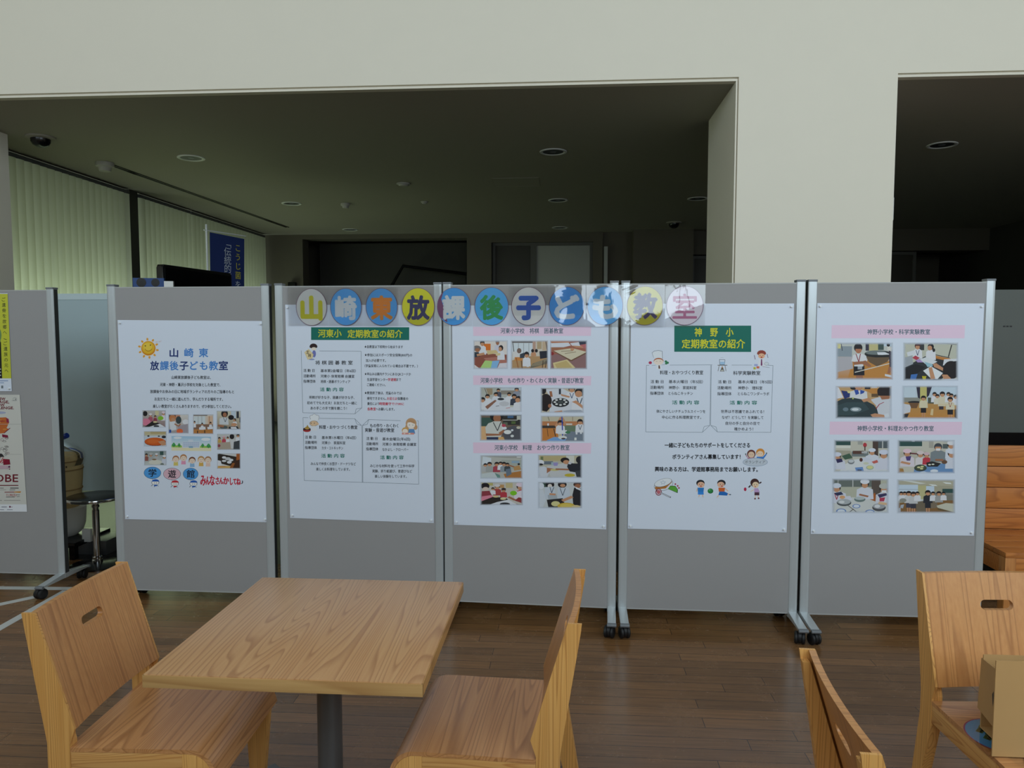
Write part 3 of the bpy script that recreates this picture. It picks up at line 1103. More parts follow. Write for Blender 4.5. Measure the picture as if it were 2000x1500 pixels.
class Sheet:
    """A sheet with its own layout grid: four corner values of the grid are pinned to the sheet's four corners (metres)."""

    def __init__(self, grid, metres):
        A, bvec = [], []
        for (u, v), (x, z) in zip(grid, metres):
            A.append([u, v, 1, 0, 0, 0, -u * x, -v * x])
            bvec.append(x)
            A.append([0, 0, 0, u, v, 1, -u * z, -v * z])
            bvec.append(z)
        n = 8
        M = [r + [q] for r, q in zip(A, bvec)]
        for i in range(n):
            k = max(range(i, n), key=lambda j: abs(M[j][i]))
            M[i], M[k] = M[k], M[i]
            for j in range(n):
                if j != i:
                    f = M[j][i] / M[i][i]
                    M[j] = [a - f * c for a, c in zip(M[j], M[i])]
        self.h = [M[i][8] / M[i][i] for i in range(n)]

    def at(self, u, v):
        h = self.h
        w = h[6] * u + h[7] * v + 1
        return (h[0] * u + h[1] * v + h[2]) / w, (h[3] * u + h[4] * v + h[5]) / w


class Ink:
    """printed shapes that become one part"""

    def __init__(self, sheet, base=0.0006, step=0.00002):
        self.s, self.v, self.f, self.c, self.d, self.step = sheet, [], [], [], base, step

    def poly(self, pts, col, a=1.0):
        n = len(self.v)
        self.d += self.step
        many = isinstance(col, list)
        for i, (u, v) in enumerate(pts):
            x, z = self.s.at(u, v)
            self.v.append((x, -self.d, z))
            self.c.append(ink(col[i], a) if many else ink(col, a))
        self.f.append(tuple(range(n, n + len(pts))))
        return self

    def quads(self, rows, col):
        """flat list of faces sharing one layer"""
        self.d += self.step
        for pts in rows:
            n = len(self.v)
            for u, v in pts:
                x, z = self.s.at(u, v)
                self.v.append((x, -self.d, z))
                self.c.append(ink(col))
            self.f.append(tuple(range(n, n + len(pts))))
        return self

    def rect(self, u0, v0, u1, v1, col):
        return self.poly([(u0, v0), (u1, v0), (u1, v1), (u0, v1)], col)

    def oval(self, u, v, ru, rv, col, n=22, a0=0.0, a1=360.0, rot=0.0):
        pts = []
        full = abs(a1 - a0) >= 359.9
        k = n if full else n + 1
        for i in range(k):
            a = radians(a0 + (a1 - a0) * i / n)
            x, y = ru * cos(a), rv * sin(a)
            c, s = cos(radians(rot)), sin(radians(rot))
            pts.append((u + x * c - y * s, v + x * s + y * c))
        return self.poly(pts, col)

    def line(self, pts, w, col, closed=False):
        if closed:
            pts = list(pts) + [pts[0]]
        rows = []
        for (a, b), (c, d) in zip(pts[:-1], pts[1:]):
            L = math.hypot(c - a, d - b) or 1
            nx, ny = -(d - b) / L * w / 2, (c - a) / L * w / 2
            rows.append([(a + nx, b + ny), (c + nx, d + ny), (c - nx, d - ny), (a - nx, b - ny)])
        return self.quads(rows, col)

    def ring(self, u, v, ru, rv, w, col, n=30):
        return self.line([(u + ru * cos(2 * pi * i / n), v + rv * sin(2 * pi * i / n)) for i in range(n)], w, col, True)

    def text(self, s, u0, u1, v, h, col, bold=0.0, slope=0.0, big=False):
        """set a line of type from u0 to u1, centred on v, with body height h"""
        vs, fs, xa, xb, ya, yb = glyphs(s)
        if not vs:
            return self
        kx = (u1 - u0) / (xb - xa)
        ky = h / 0.92
        offs = [(0, 0)] if not bold else [(-bold, 0), (bold, 0), (0, -bold), (0, bold)]
        if big:
            offs += [(-.7 * bold, -.7 * bold), (.7 * bold, -.7 * bold), (-.7 * bold, .7 * bold), (.7 * bold, .7 * bold), (0, 0)]
        d = self.d + self.step
        for ox, oy in offs:
            n = len(self.v)
            d += 0.00001
            for x, y in vs:
                u = u0 + (x - xa) * kx + ox
                x2, z2 = self.s.at(u, v + slope * (u - u0) - (y - 0.375) * ky + oy)
                self.v.append((x2, -d, z2))
                self.c.append(ink(col))
            self.f += [tuple(i + n for i in f) for f in fs]
        self.top = max(getattr(self, 'top', 0), d)
        return self

    def build(self, name, parent, label=None):
        me = bpy.data.meshes.new(name)
        me.from_pydata(self.v, [], self.f)
        at = me.color_attributes.new('ink', 'FLOAT_COLOR', 'POINT')
        for i, c in enumerate(self.c):
            at.data[i].color = c
        me.materials.append(M_ink)
        o = bpy.data.objects.new(name, me)
        COL.objects.link(o)
        o.parent = parent
        if label:
            o['label'] = label
        return o


def clip(pts, cols=None):
    """keep a shape inside the unit square of its photo"""
    for ax, lim, sg in ((0, 0, 1), (0, 1, -1), (1, 0, 1), (1, 1, -1)):
        out = []
        for i in range(len(pts)):
            p, q = pts[i], pts[(i + 1) % len(pts)]
            ip, iq = (p[ax] - lim) * sg >= 0, (q[ax] - lim) * sg >= 0
            if ip:
                out.append(p)
            if ip != iq:
                t = (lim - p[ax]) / (q[ax] - p[ax])
                out.append((p[0] + (q[0] - p[0]) * t, p[1] + (q[1] - p[1]) * t))
        pts = out
        if not pts:
            break
    return pts


SK, SK2, HB, BR, WH = (206, 150, 112), (170, 112, 80), (30, 25, 28), (84, 52, 40), (232, 232, 236)
R_, E_, P_, L_, G_ = 'rect', 'oval', 'poly', 'line', 'grad'


def kid(x, y, s, shirt=WH, hair=HB, hat=None, face=0.0, skin=SK, lan=None, wide=1.0, legs=None, mask=False, k=0.66):
    """a schoolchild as printed: body, head, hair and perhaps a cap, a lanyard, shorts"""
    w = s * k
    it = []
    if legs:
        it += [(P_, [(x - .35 * w, y + 2.9 * s), (x - .08 * w, y + 2.9 * s), (x - .1 * w, y + 3.9 * s), (x - .3 * w, y + 3.9 * s)], skin),
               (P_, [(x + .35 * w, y + 2.9 * s), (x + .08 * w, y + 2.9 * s), (x + .1 * w, y + 3.9 * s), (x + .3 * w, y + 3.9 * s)], skin),
               (R_, x - .5 * w, y + 1.9 * s, x + .5 * w, y + 3.0 * s, legs)]
    it += [(P_, [(x - .30 * w * wide, y + .42 * s), (x + .30 * w * wide, y + .42 * s), (x + .75 * w * wide, y + .7 * s), (x + .82 * w * wide, y + 2.0 * s),
                 (x - .82 * w * wide, y + 2.0 * s), (x - .75 * w * wide, y + .7 * s)], shirt),
           (E_, x, y - .06 * s, .50 * w, .50 * s, hair),
           (E_, x + face * .16 * w, y + .14 * s, .37 * w, .38 * s, skin)]
    if face == 0:
        it += [(R_, x - .42 * w, y - .34 * s, x + .42 * w, y - .08 * s, hair)]
    if hat:
        it += [(E_, x, y - .34 * s, .56 * w, .34 * s, hat)]
    if mask:
        it += [(R_, x - .26 * w, y + .16 * s, x + .26 * w, y + .46 * s, (236, 238, 240))]
    if lan:
        it += [(L_, [(x - .28 * w, y + .6 * s), (x, y + 1.5 * s), (x + .28 * w, y + .6 * s)], .07 * s, lan)]
    return it


def photo(sheet, poster, box_, items, base=0.0005):
    u0, v0, u1, v1 = box_
    k = Ink(sheet, base, 0.00001)

    def T(p):
        return (u0 + p[0] * (u1 - u0), v0 + p[1] * (v1 - v0))
    for it in items:
        t = it[0]
        if t == R_:
            pts, col = [(it[1], it[2]), (it[3], it[2]), (it[3], it[4]), (it[1], it[4])], it[5]
        elif t == G_:
            k.poly([T((it[1], it[2])), T((it[3], it[2])), T((it[3], it[4])), T((it[1], it[4]))], [it[5], it[5], it[6], it[6]])
            continue
        elif t == E_:
            pts, col = [(it[1] + it[3] * cos(2 * pi * i / 18), it[2] + it[4] * sin(2 * pi * i / 18)) for i in range(18)], it[5]
        elif t == P_:
            pts, col = it[1], it[2]
        elif t == L_:
            for (a, b), (c, d) in zip(it[1][:-1], it[1][1:]):
                Ln = math.hypot(c - a, d - b) or 1
                nx, ny = -(d - b) / Ln * it[2] / 2, (c - a) / Ln * it[2] / 2
                q = clip([(a + nx, b + ny), (c + nx, d + ny), (c - nx, d - ny), (a - nx, b - ny)])
                if len(q) > 2:
                    k.poly([T(p) for p in q], it[3])
            continue
        q = clip(pts)
        if len(q) > 2:
            k.poly([T(p) for p in q], col)
    # soft printed edge fading into the paper
    fx, fy = 0.05, 0.065
    k.d += k.step
    o = [(-.004, -.004), (1.004, -.004), (1.004, 1.004), (-.004, 1.004)]
    i_ = [(fx, fy), (1 - fx, fy), (1 - fx, 1 - fy), (fx, 1 - fy)]
    n = len(k.v)
    for p, a in [(p, 1.0) for p in o] + [(p, 0.0) for p in i_]:
        x, z = sheet.at(*T(p))
        k.v.append((x, -k.d, z))
        k.c.append(tuple(lin((214, 221, 233))[:3]) + (a * 0.9,))
    for a in range(4):
        k.f.append((n + a, n + (a + 1) % 4, n + 4 + (a + 1) % 4, n + 4 + a))
    return k.build('photo_print', poster)


def poster(bd, metres, label, material=M_paper, name='poster', cat='poster', group=None):
    """the paper itself, hung on the front of a display board"""
    b_ = board[bd]
    me = MB()
    # gently rippled sheet
    nx, nz = 14, 18
    (ax, az), (bx_, bz), (cx_, cz), (dx_, dz) = metres
    vs, fs = [], []
    for side in (0, 1):
        for j in range(nz + 1):
            for i in range(nx + 1):
                s, t = i / nx, j / nz
                x = (ax * (1 - s) + bx_ * s) * (1 - t) + (dx_ * (1 - s) + cx_ * s) * t
                z = (az * (1 - s) + bz * s) * (1 - t) + (dz * (1 - s) + cz * s) * t
                vs.append((x, -0.0004 if side == 0 else 0.0004, z))
    off = (nx + 1) * (nz + 1)
    for j in range(nz):
        for i in range(nx):
            a = j * (nx + 1) + i
            fs.append((a, a + nx + 1, a + nx + 2, a + 1))
            fs.append((off + a, off + a + 1, off + a + nx + 2, off + a + nx + 1))
    me.add(vs, fs)
    o = me.build(name, material)
    o.rotation_euler = b_.rotation_euler
    d = Matrix.Rotation(b_.rotation_euler.z, 4, 'Z') @ Vector((0, -0.0190, 0))
    o.location = b_.location + d
    tag(o, label, cat, group or 'posters on the display boards')
    return o


def pin(po, x, z, lb):
    o = MB().lathe([(0, 0.0), (0.0065, 0.0), (0.0065, -0.002), (0.004, -0.004), (0.0035, -0.008), (0.0055, -0.010), (0.005, -0.011), (0, -0.0115)], 14, axis=1).build('push_pin', M_pin, smooth=True)
    o.rotation_euler = po.rotation_euler
    o.location = po.location + Matrix.Rotation(po.rotation_euler.z, 4, 'Z') @ Vector((x, -0.0006, z))
    tag(o, lb, 'pin', 'clear push pins')


M_pin = mat('clear_pin', (226, 230, 234), 0.25)
CORNER = ('top left', 'top right', 'bottom right', 'bottom left')


def pins(po, metres, what, which=(0, 1, 2, 3)):
    for i in which:
        x, z = metres[i]
        pin(po, x + (0.014 if i in (0, 3) else -0.014), z + (-0.016 if i < 2 else 0.016), 'clear push pin in the %s corner of the %s' % (CORNER[i], what))


def outline(sh, po, lines, w=0.55, col=(70, 96, 110)):
    k = Ink(sh)
    for pts in lines:
        k.line(pts, w, col)
    return k.build('box_outline', po)


# ---- poster with the smiling sun (board 1)
m1 = [(-0.4067, 1.6239), (0.4272, 1.6172), (0.4261, 0.4979), (-0.4043, 0.4991)]
P1 = poster(1, m1, 'white poster with a smiling sun and blue heading, eight small photos')
S1 = Sheet([(229.6, 625), (514, 627), (522.7, 1020), (244.6, 1014)], m1)
pins(P1, m1, 'sun poster')
k = Ink(S1)
for i in range(10):
    a = 2 * pi * i / 10 + 0.2
    k.oval(290 + 17.6 * cos(a), 680.3 + 17.6 * sin(a), 2.0, 3.0, (240, 170, 50), 10, rot=math.degrees(a) + 90)
k.oval(290, 680.3, 15.4, 15.6, (250, 240, 225), 34).oval(290, 680.3, 14.0, 14.2, (224, 146, 22), 34).oval(289.6, 679, 12.2, 12.0, (242, 190, 40), 30).oval(288.6, 677.5, 8.6, 8.0, (248, 212, 72), 26)
k.oval(284, 675.6, 1.3, 1.3, (96, 66, 20), 10).oval(294, 674, 1.3, 1.3, (96, 66, 20), 10)
k.line([(290 + 7 * cos(radians(a)), 679.5 + 6 * sin(radians(a))) for a in range(15, 166, 15)], 1.0, (160, 96, 20))
k.text('w w!', 304, 315, 667.5, 4.5, (226, 190, 180), slope=-0.12)
k.build('sun_illustration', P1)
k = Ink(S1)
for ch, a, b, c in (('山', 331.7, 347.7, NAV), ('崎', 360.5, 377.6, BLU), ('東', 388.7, 406.4, BLU)):
    k.text(ch, a, b, 689, 17.0, c, 0.5)
for ch, a, b, c in (('放', 293.8, 310.4, NAV), ('課', 313, 329.6, BLU), ('後', 331.7, 348.4, BLU), ('子', 351, 368, NAV), ('ど', 371.5, 386.5, BLU), ('も', 390.5, 405, BLU), ('教', 408.5, 425.8, BLU), ('室', 427.7, 445, NAV)):
    k.text(ch, a, b, 714.2, 17.4, c, 0.5)
k.build('poster_heading', P1)
k = Ink(S1)
for s, a, b, y in (('山崎東放課後子ども教室は、', 335, 412, 737), ('河東・神野・蔦沢小学校を対象とした教室で、', 312.5, 430.5, 751.2),
                   ('放課後やお休みの日に地域ボランティアの方々のご指導のもと', 293.5, 457.2, 764.7), ('お友だちと一緒に遊んだり、学んだりする場所です。', 302, 435.4, 779.4),
                   ('楽しい教室がたくさんありますので、ぜひ参加してください。', 298.7, 451.8, 793.4)):
    k.text(s, a, b, y, 6.6, BLK, 0.13, 0.004)
k.build('printed_text', P1)
TAN, GRY = (196, 150, 104), (150, 150, 152)
photo(S1, P1, (278, 801, 324, 835), [(G_, 0, 0, 1, 1, (196, 190, 182), (150, 120, 120)), (R_, .55, 0, .7, .3, (216, 206, 160)), (E_, .12, .2, .1, .15, HB)] + kid(.35, .3, .18, (176, 90, 110), hat=(230, 226, 230)) + kid(.55, .38, .15, (150, 60, 80)) + kid(.9, .2, .2, (236, 226, 232), hat=(236, 216, 226)) +
      [(E_, .78, .46, .12, .12, (140, 196, 50)), (E_, .15, .68, .2, .2, (226, 130, 156)), (P_, [(.1, .95), (.45, .62), (.8, .8), (.95, 1), (.1, 1)], (40, 34, 32)), (P_, [(.2, 1), (.5, .88), (.75, .78), (1, 1)], WH), (E_, .6, .93, .12, .07, (40, 44, 48)), (E_, .55, .68, .09, .05, (226, 210, 160))])
photo(S1, P1, (329, 809, 368.7, 846.7), [(G_, 0, 0, 1, 1, (226, 220, 212), (170, 160, 158)), (R_, 0, 0, .4, .25, (90, 64, 54)), (R_, .36, 0, .58, .4, (216, 150, 120)), (E_, .5, .3, .14, .2, (60, 74, 76)), (E_, .2, .22, .16, .2, (206, 130, 80)), (E_, .23, .3, .1, .12, SK), (P_, [(.05, .4), (.32, .36), (.4, .8), (.1, .86)], (226, 228, 232)), (E_, .85, .4, .16, .13, WH), (P_, [(.45, .6), (.95, .5), (1, 1), (.5, 1)], (170, 160, 166)), (R_, 0, .8, .14, 1, (40, 90, 170)), (E_, .56, .88, .16, .13, (240, 110, 60)), (L_, [(.3, .5), (.5, .62), (.6, .5)], .06, SK2)])
photo(S1, P1, (377, 809, 417, 848), [(R_, 0, 0, 1, 1, (220, 206, 190)), (R_, 0, .02, .7, .08, (110, 96, 86)), (R_, .04, .1, .6, .5, (216, 224, 226)), (L_, [(.25, .1), (.25, .5)], .02, GRY), (L_, [(.43, .1), (.43, .5)], .02, GRY), (R_, .72, .1, .98, .55, (226, 190, 160)), (L_, [(.8, .1), (.8, .55)], .03, (180, 130, 100)), (R_, 0, .72, 1, 1, (196, 130, 66)), (R_, .02, .5, .98, .76, (140, 106, 86))] + kid(.08, .4, .13, WH) + kid(.45, .5, .14, WH) + kid(.86, .45, .14, WH) + [(P_, [(.3, .66), (.6, .62), (.62, .76), (.3, .78)], WH), (P_, [(.7, .64), (.98, .62), (1, .74), (.72, .76)], WH), (R_, .2, .82, .25, .97, (70, 50, 40)), (R_, .55, .8, .6, .95, (70, 50, 40))])
photo(S1, P1, (423, 802, 470.5, 839), [(G_, 0, 0, 1, 1, (220, 214, 190), (160, 140, 120)), (R_, .6, 0, .8, .4, (200, 214, 226)), (R_, .82, 0, .92, .4, (50, 56, 66)), (E_, .33, .16, .14, .2, HB), (E_, .34, .22, .08, .12, SK2), (P_, [(.12, .42), (.3, .34), (.48, .4), (.5, .75), (.12, .72)], (214, 218, 222)), (L_, [(.28, .36), (.36, .6), (.42, .38)], .02, (60, 60, 70)), (E_, .6, .36, .12, .13, HB)] + kid(.75, .5, .17, WH, face=-1) + [(P_, [(.5, .85), (.85, .82), (.95, 1), (.5, 1)], (40, 44, 50)), (P_, [(.58, .86), (.8, .86), (.84, .96), (.6, .96)], WH), (E_, .3, .88, .16, .09, (84, 96, 96)), (L_, [(.05, .78), (.3, .84)], .1, SK2), (E_, .72, .74, .12, .09, SK), (R_, .94, .35, 1, .62, (40, 50, 60))])
photo(S1, P1, (281, 842, 325.5, 872), [(G_, 0, 0, 1, 1, (206, 190, 140), (196, 206, 214)), (R_, .3, .02, 1, .18, (190, 170, 120)), (P_, [(0, .3), (1, .28), (1, 1), (0, 1)], (206, 214, 222)), (E_, .88, .38, .1, .09, (44, 46, 56)), (E_, .2, .32, .05, .05, (44, 46, 56)), (E_, .66, .33, .05, .04, (60, 60, 70)), (E_, .5, .7, .47, .27, (150, 62, 22)), (E_, .49, .67, .46, .25, (216, 96, 30)), (E_, .4, .66, .26, .14, (226, 112, 44)), (P_, [(.62, .68), (.9, .6), (1, .9), (.8, .95)], SK)])
photo(S1, P1, (281.7, 880, 325.5, 909), [(G_, 0, 0, 1, 1, (150, 158, 156), (206, 210, 206)), (R_, .7, 0, .86, .3, (60, 90, 84))] + kid(.1, .3, .2, (150, 90, 80)) + kid(.3, .3, .22, (176, 176, 174), hat=(190, 190, 188)) + kid(.55, .3, .18, (190, 190, 190), hat=WH) + kid(.9, .45, .22, (210, 214, 226), hat=WH) + [(E_, .5, .78, .3, .16, (222, 220, 206)), (E_, .8, .92, .08, .08, (120, 130, 120)), (E_, .45, .6, .1, .05, (140, 110, 70))])
photo(S1, P1, (424, 847, 469.5, 878.7), [(G_, 0, 0, 1, 1, (206, 206, 202), (180, 172, 160))] + kid(.1, .3, .17, (206, 170, 90)) + kid(.3, .25, .17, (200, 70, 90), hat=(230, 180, 190)) + kid(.46, .26, .15, WH) + kid(.9, .12, .2, WH) + [(P_, [(.02, .56), (.6, .5), (.62, 1), (.02, 1)], (184, 168, 150)), (E_, .64, .18, .1, .16, HB), (P_, [(.55, .36), (.76, .36), (.8, .9), (.6, .92)], (214, 212, 212)), (P_, [(.72, .5), (1, .4), (1, 1), (.7, 1)], (66, 70, 74)), (E_, .08, .74, .07, .09, (150, 70, 80))])
photo(S1, P1, (424, 885, 470, 915.5), [(R_, 0, 0, 1, 1, (214, 212, 210)), (P_, [(.0, .08), (.1, .04), (.9, .25), (1, .5), (1, 1), (0, .6)], (50, 40, 34)), (R_, .82, 0, 1, .6, (176, 96, 44)), (P_, [(.62, .9), (.72, .5), (1, .4), (1, 1), (.62, 1)], (70, 40, 26)), (P_, [(.5, 1), (.66, .62), (.76, .64), (.66, 1)], (156, 90, 40)), (R_, 0, .82, .55, 1, (222, 176, 96)), (E_, .3, .28, .09, .08, WH), (E_, .46, .36, .12, .1, (206, 206, 208)), (E_, .6, .44, .09, .08, WH), (E_, .3, .5, .1, .07, (220, 220, 222)), (E_, .52, .58, .1, .09, WH), (P_, [(0, .44), (.16, .5), (.2, .78), (0, .82)], WH), (L_, [(.08, .88), (.36, .86)], .02, (200, 80, 50))])
k = Ink(S1, 0.0005, 0.000012)
k.poly([(335, 851.5), (412.4, 853), (412.4, 872), (335, 870)], [(170, 206, 232), (170, 206, 232), (226, 236, 238), (226, 236, 238)])
k.poly([(335, 870), (412.4, 872), (412.4, 881), (335, 880)], (240, 230, 190))
k.poly([(335, 869), (355, 870), (355, 874), (335, 873.5)], (150, 206, 90)).poly([(391, 870.5), (412.4, 871), (412.4, 875), (391, 874.5)], (150, 206, 90))
k.oval(347, 855, 8, 2.4, (238, 242, 246)).oval(402, 858, 9, 3, (238, 242, 246))
k.rect(356.5, 862.5, 389.5, 874.5, (214, 222, 236)).rect(368, 858.5, 377, 863, (220, 228, 240))
for r in range(3):
    k.quads([[(358.5 + 3.9 * i, 864 + 3.2 * r), (360.9 + 3.9 * i, 864 + 3.2 * r), (360.9 + 3.9 * i, 865.6 + 3.2 * r), (358.5 + 3.9 * i, 865.6 + 3.2 * r)] for i in range(8)], (160, 184, 216))
k.rect(369, 871, 377, 875, (150, 184, 206))
for x, y, r in ((339.5, 869, 3.6), (350, 869.5, 2.8), (396, 870.3, 3.0), (407.5, 871, 3.8)):
    k.rect(x - .5, y, x + .5, y + 4.5, (120, 90, 60)).oval(x, y, r, r * .85, (60, 150, 84)).oval(x, y - 2, r * .6, r * .7, (76, 166, 96))
k.build('school_illustration', P1)
k = Ink(S1, 0.0005, 0.000012)
for x, y, c, hr in ((343.5, 897, (226, 206, 110), (180, 120, 80)), (358.5, 894.5, (236, 160, 190), (190, 130, 80)), (375.5, 899.5, (150, 190, 226), (120, 70, 50)), (393, 898, (226, 180, 90), (200, 146, 80)), (406.5, 898.5, (240, 206, 190), (180, 130, 90))):
    k.poly([(x - 4, y + 5), (x + 4, y + 5), (x + 4.6, y + 12.5), (x - 4.6, y + 12.5)], c)
    k.oval(x, y - .8, 6.6, 6.6, hr).oval(x, y + .9, 5.5, 5.2, (246, 222, 200))
    k.line([(x - 3, y - .2), (x - 2, y - .8), (x - 1, y - .2)], .4, (90, 60, 50)).line([(x + 1, y - .2), (x + 2, y - .8), (x + 3, y - .2)], .4, (90, 60, 50))
    k.line([(x - 1.8, y + 2.6), (x, y + 3.4), (x + 1.8, y + 2.6)], .5, (200, 90, 80))
    k.oval(x - 7.2, y + 2.5, 1.3, 1.5, (246, 222, 200), 10)
k.build('children_illustration', P1)
for ch, x, y, rx, ry, c, hat in (('学', 297.9, 923.5, 16.2, 11.2, (84, 164, 232), (40, 100, 190)), ('遊', 336.1, 925.6, 16.5, 11.2, (232, 188, 200), (206, 50, 60)), ('館', 372.4, 925.6, 14.4, 11.2, (84, 164, 232), (40, 100, 190))):
    k = Ink(S1, 0.0005, 0.000012)
    k.oval(x, y, rx + .6, ry + .6, (40, 66, 90), 34).oval(x, y, rx, ry, c, 34)
    k.text(ch, x - 7.6, x + 7.6, y, 15, (20, 26, 40), .3)
    hx, hy = x + 5.5, y + 19
    k.line([(x - 1, y + ry), (x + 2, y + ry + 4)], .6, (40, 66, 90))
    k.oval(hx, hy, 7.6, 5.0, (40, 66, 90), 22).oval(hx, hy + .2, 6.8, 4.4, (248, 244, 240), 22)
    k.oval(hx + .5, hy - 2.0, 7.2, 4.6, hat, 22, 180, 360)
    k.oval(hx - 1.6, hy + .8, .6, .9, BLK, 8).oval(hx + 2.2, hy + .8, .6, .9, BLK, 8)
    k.line([(hx - 5, hy + 4), (hx - 8, hy + 7)], .9, (40, 60, 80)).line([(hx + 3, hy + 5), (hx + 6, hy + 7)], .9, (40, 60, 80)).line([(hx, hy + 5), (hx - 2, hy + 8.4)], 1.1, (40, 60, 80))
    k.poly([(hx - 3, hy + 4), (hx + 4, hy + 4), (hx + 3, hy + 7), (hx - 2, hy + 7)], hat)
    k.build('balloon_illustration', P1)
k = Ink(S1)
for ch, a, b, y, h in (('み', 391.6, 402, 938, 22), ('ん', 402.3, 409.5, 938.6, 18), ('な', 410, 419.5, 938, 21), ('さ', 421.5, 427.5, 938.8, 15), ('ん', 428.5, 436, 939, 14), ('か', 436.5, 447, 939, 15),
                       ('し', 449.5, 454.5, 940, 15), ('て', 455.5, 461.5, 940.4, 13), ('ね', 462, 470, 940.6, 14), ('♪', 471.5, 475, 941, 10)):
    k.text(ch, a, b, y, h, (210, 28, 60) if ch != '♪' else BLK, .55 if ch != '♪' else .2)
k.build('red_lettering', P1)

# ---- poster with the long green heading (board 2)
m2 = [(-0.4035, 1.7058), (0.4112, 1.6999), (0.4103, 0.5189), (-0.4007, 0.5264)]
P2 = poster(2, m2, 'white text poster with a long green heading band and yellow lettering')
S2 = Sheet([(557, 595), (844.5, 596), (847.3, 1021.7), (566.7, 1011.7)], m2)
pins(P2, m2, 'long green heading poster', (0, 2, 3))
k = Ink(S2)
k.poly([(607.7, 639.2), (799.3, 639.2), (799.3, 664.2), (607.7, 664.0)], GRN)
k.text('河東小', 621.5, 667, 651.2, 15.5, (220, 214, 40), .3)
k.text('定期教室の紹介', 679, 786, 652, 15.5, (220, 214, 40), .3)
k.build('heading_band', P2)


def rows(k, lst, h=6.0, bold=.10, col=BLK):
    for s, a, b, y in lst:
        k.text(s, a, b, y, h, col, bold, 0.006)


k = Ink(S2)
k.text('将 棋 囲 碁 教 室', 616, 688.8, 708.4, 8.0, BLK, .14)
rows(k, [('活 動 日', 592.6, 614.4, 723.6), ('活動場所', 592.6, 616.6, 734.3), ('指導団体', 592.6, 616.4, 744.6), ('基本第2金曜日（年6回）', 626.3, 695, 724.0), ('河東小 体育館横 会議室', 626.3, 692.2, 734.7), ('将棋・囲碁ボランティア', 626.5, 684, 745.2),
         ('将棋が好きな子、囲碁が好きな子、', 603.8, 692.2, 776.0), ('初めてでも大丈夫！お友だちと一緒に', 600, 697.2, 786.8), ('あの手この手で腕を磨こう！', 606.5, 677.4, 797.2)])
rows(k, [('★各教室は下校時から始まります', 711.7, 787, 677.2), ('★参加にはスポーツ安全保険(800円)の', 712, 805, 693.2), ('加入が必要です。', 714.7, 753.6, 704), ('（学童保育に入られている場合は不要です。）', 712.3, 816, 714.5),
         ('★申込みは案内チラシにあるQRコードか', 712, 802.6, 730.4), ('生涯学習センター', 717, 757.4, 741.3), ('まで', 774.4, 783.2, 741.4), ('ご連絡ください。', 716.8, 753, 751.5), ('★教室終了後は、児童のみでは', 712, 784.4, 767.4),
         ('帰宅できません。', 717, 754.6, 778.2), ('保護者の', 776, 797.2, 778.6), ('責任により', 717.6, 740.6, 788.4), ('へお願いします。', 734.2, 770.6, 799)], 5.8)
rows(k, [('学遊館', 757.6, 774, 741.4), ('お迎えは', 756, 775.4, 778.4), ('時間厳守で17:00に', 741, 789.2, 788.6), ('各教室', 717.6, 734, 798.8)], 5.8, .14, RED)
k.text('料理・おやつ づくり教室', 623.5, 698, 834.2, 7.4, BLK, .16, .006)
k.text('もの作り・わくわく', 723, 778, 831.2, 7.4, BLK, .16, .006)
k.text('実験・昔遊び教室', 712.8, 770, 840, 7.4, BLK, .16, .006)
rows(k, [('活 動 日', 595.6, 617, 853.8), ('活動場所', 595.6, 619.2, 864), ('指導団体', 595.6, 619, 874.2), ('基本第1水曜日（年6回）', 628.5, 695.6, 854.6), ('河東小　家庭科室', 628.5, 674.6, 864.8), ('カタ・コトキッチン', 628.6, 670.2, 875),
         ('みんなで仲良くお団子・ドーナツなど', 607, 695.2, 905.6), ('楽しくお料理をしています。', 617.5, 683.2, 916.3), ('活 動 日', 715.6, 737, 856.4), ('活動場所', 715, 738.9, 866.8), ('指導団体', 715, 738.9, 876.8),
         ('基本金曜日(年6回)', 746.9, 801.4, 857.4), ('河東小 体育館横 会議室', 746.9, 813, 867.6), ('なかよし・クローバー', 747, 797.7, 877.8), ('みじかな材料を使って工作や科学', 723, 809.2, 909.8), ('実験、折り紙遊び、昔遊びなど', 727.2, 805, 920), ('楽しい体験をしています。', 732, 794.2, 930.2)])
for a, b, y in ((625, 671.2, 760.7), (627.5, 673.3, 890.2), (742.5, 788.3, 893.4)):
    k.text('活 動 内 容', a, b, y, 7.4, (16, 124, 108), .2)
k.build('printed_text', P2)
outline(S2, P2, [[(588.3, 684.5), (591.5, 806), (693.4, 808.3), (695.6, 798.7), (706.8, 796.6), (705.4, 686.1), (624, 685.4)], [(693.4, 808.3), (706.8, 796.6)],
                 [(602, 815.8), (591.9, 815.6), (594.4, 938.5), (708, 942), (818, 945.6), (817, 821.9), (814, 821.8)], [(623.8, 816.9), (693, 817.8), (706, 831), (697, 828.2), (693, 817.8)],
                 [(782.5, 821.5), (720, 819.4), (708, 831), (717.5, 828.7), (720, 819.4)], [(706.8, 831), (707.6, 942)], [(708.2, 831), (709, 942)]])
k = Ink(S2, 0.0005, 0.000012)   # child carrying a shogi piece
for i in range(9):
    a = radians(180 + 22.5 * i)
    k.oval(612.3 + 5.6 * cos(a), 677.3 + 4.4 * sin(a), 2.2, 2.2, (48, 24, 26), 8)
k.oval(612.3, 677, 6.2, 4.6, (48, 24, 26)).oval(613, 681.5, 5, 3.4, (246, 232, 214)).oval(613.5, 691, 3.6, 7, (120, 126, 190)).oval(609, 702, 5.5, 1.4, (150, 160, 206))
k.poly([(594.5, 688), (603, 681.5), (612.5, 692.5), (610, 700), (601, 702.5)], (232, 208, 150)).poly([(595.6, 688.2), (602.8, 682.8), (611.3, 692.8), (609, 699), (601.4, 701.2)], (240, 220, 170))
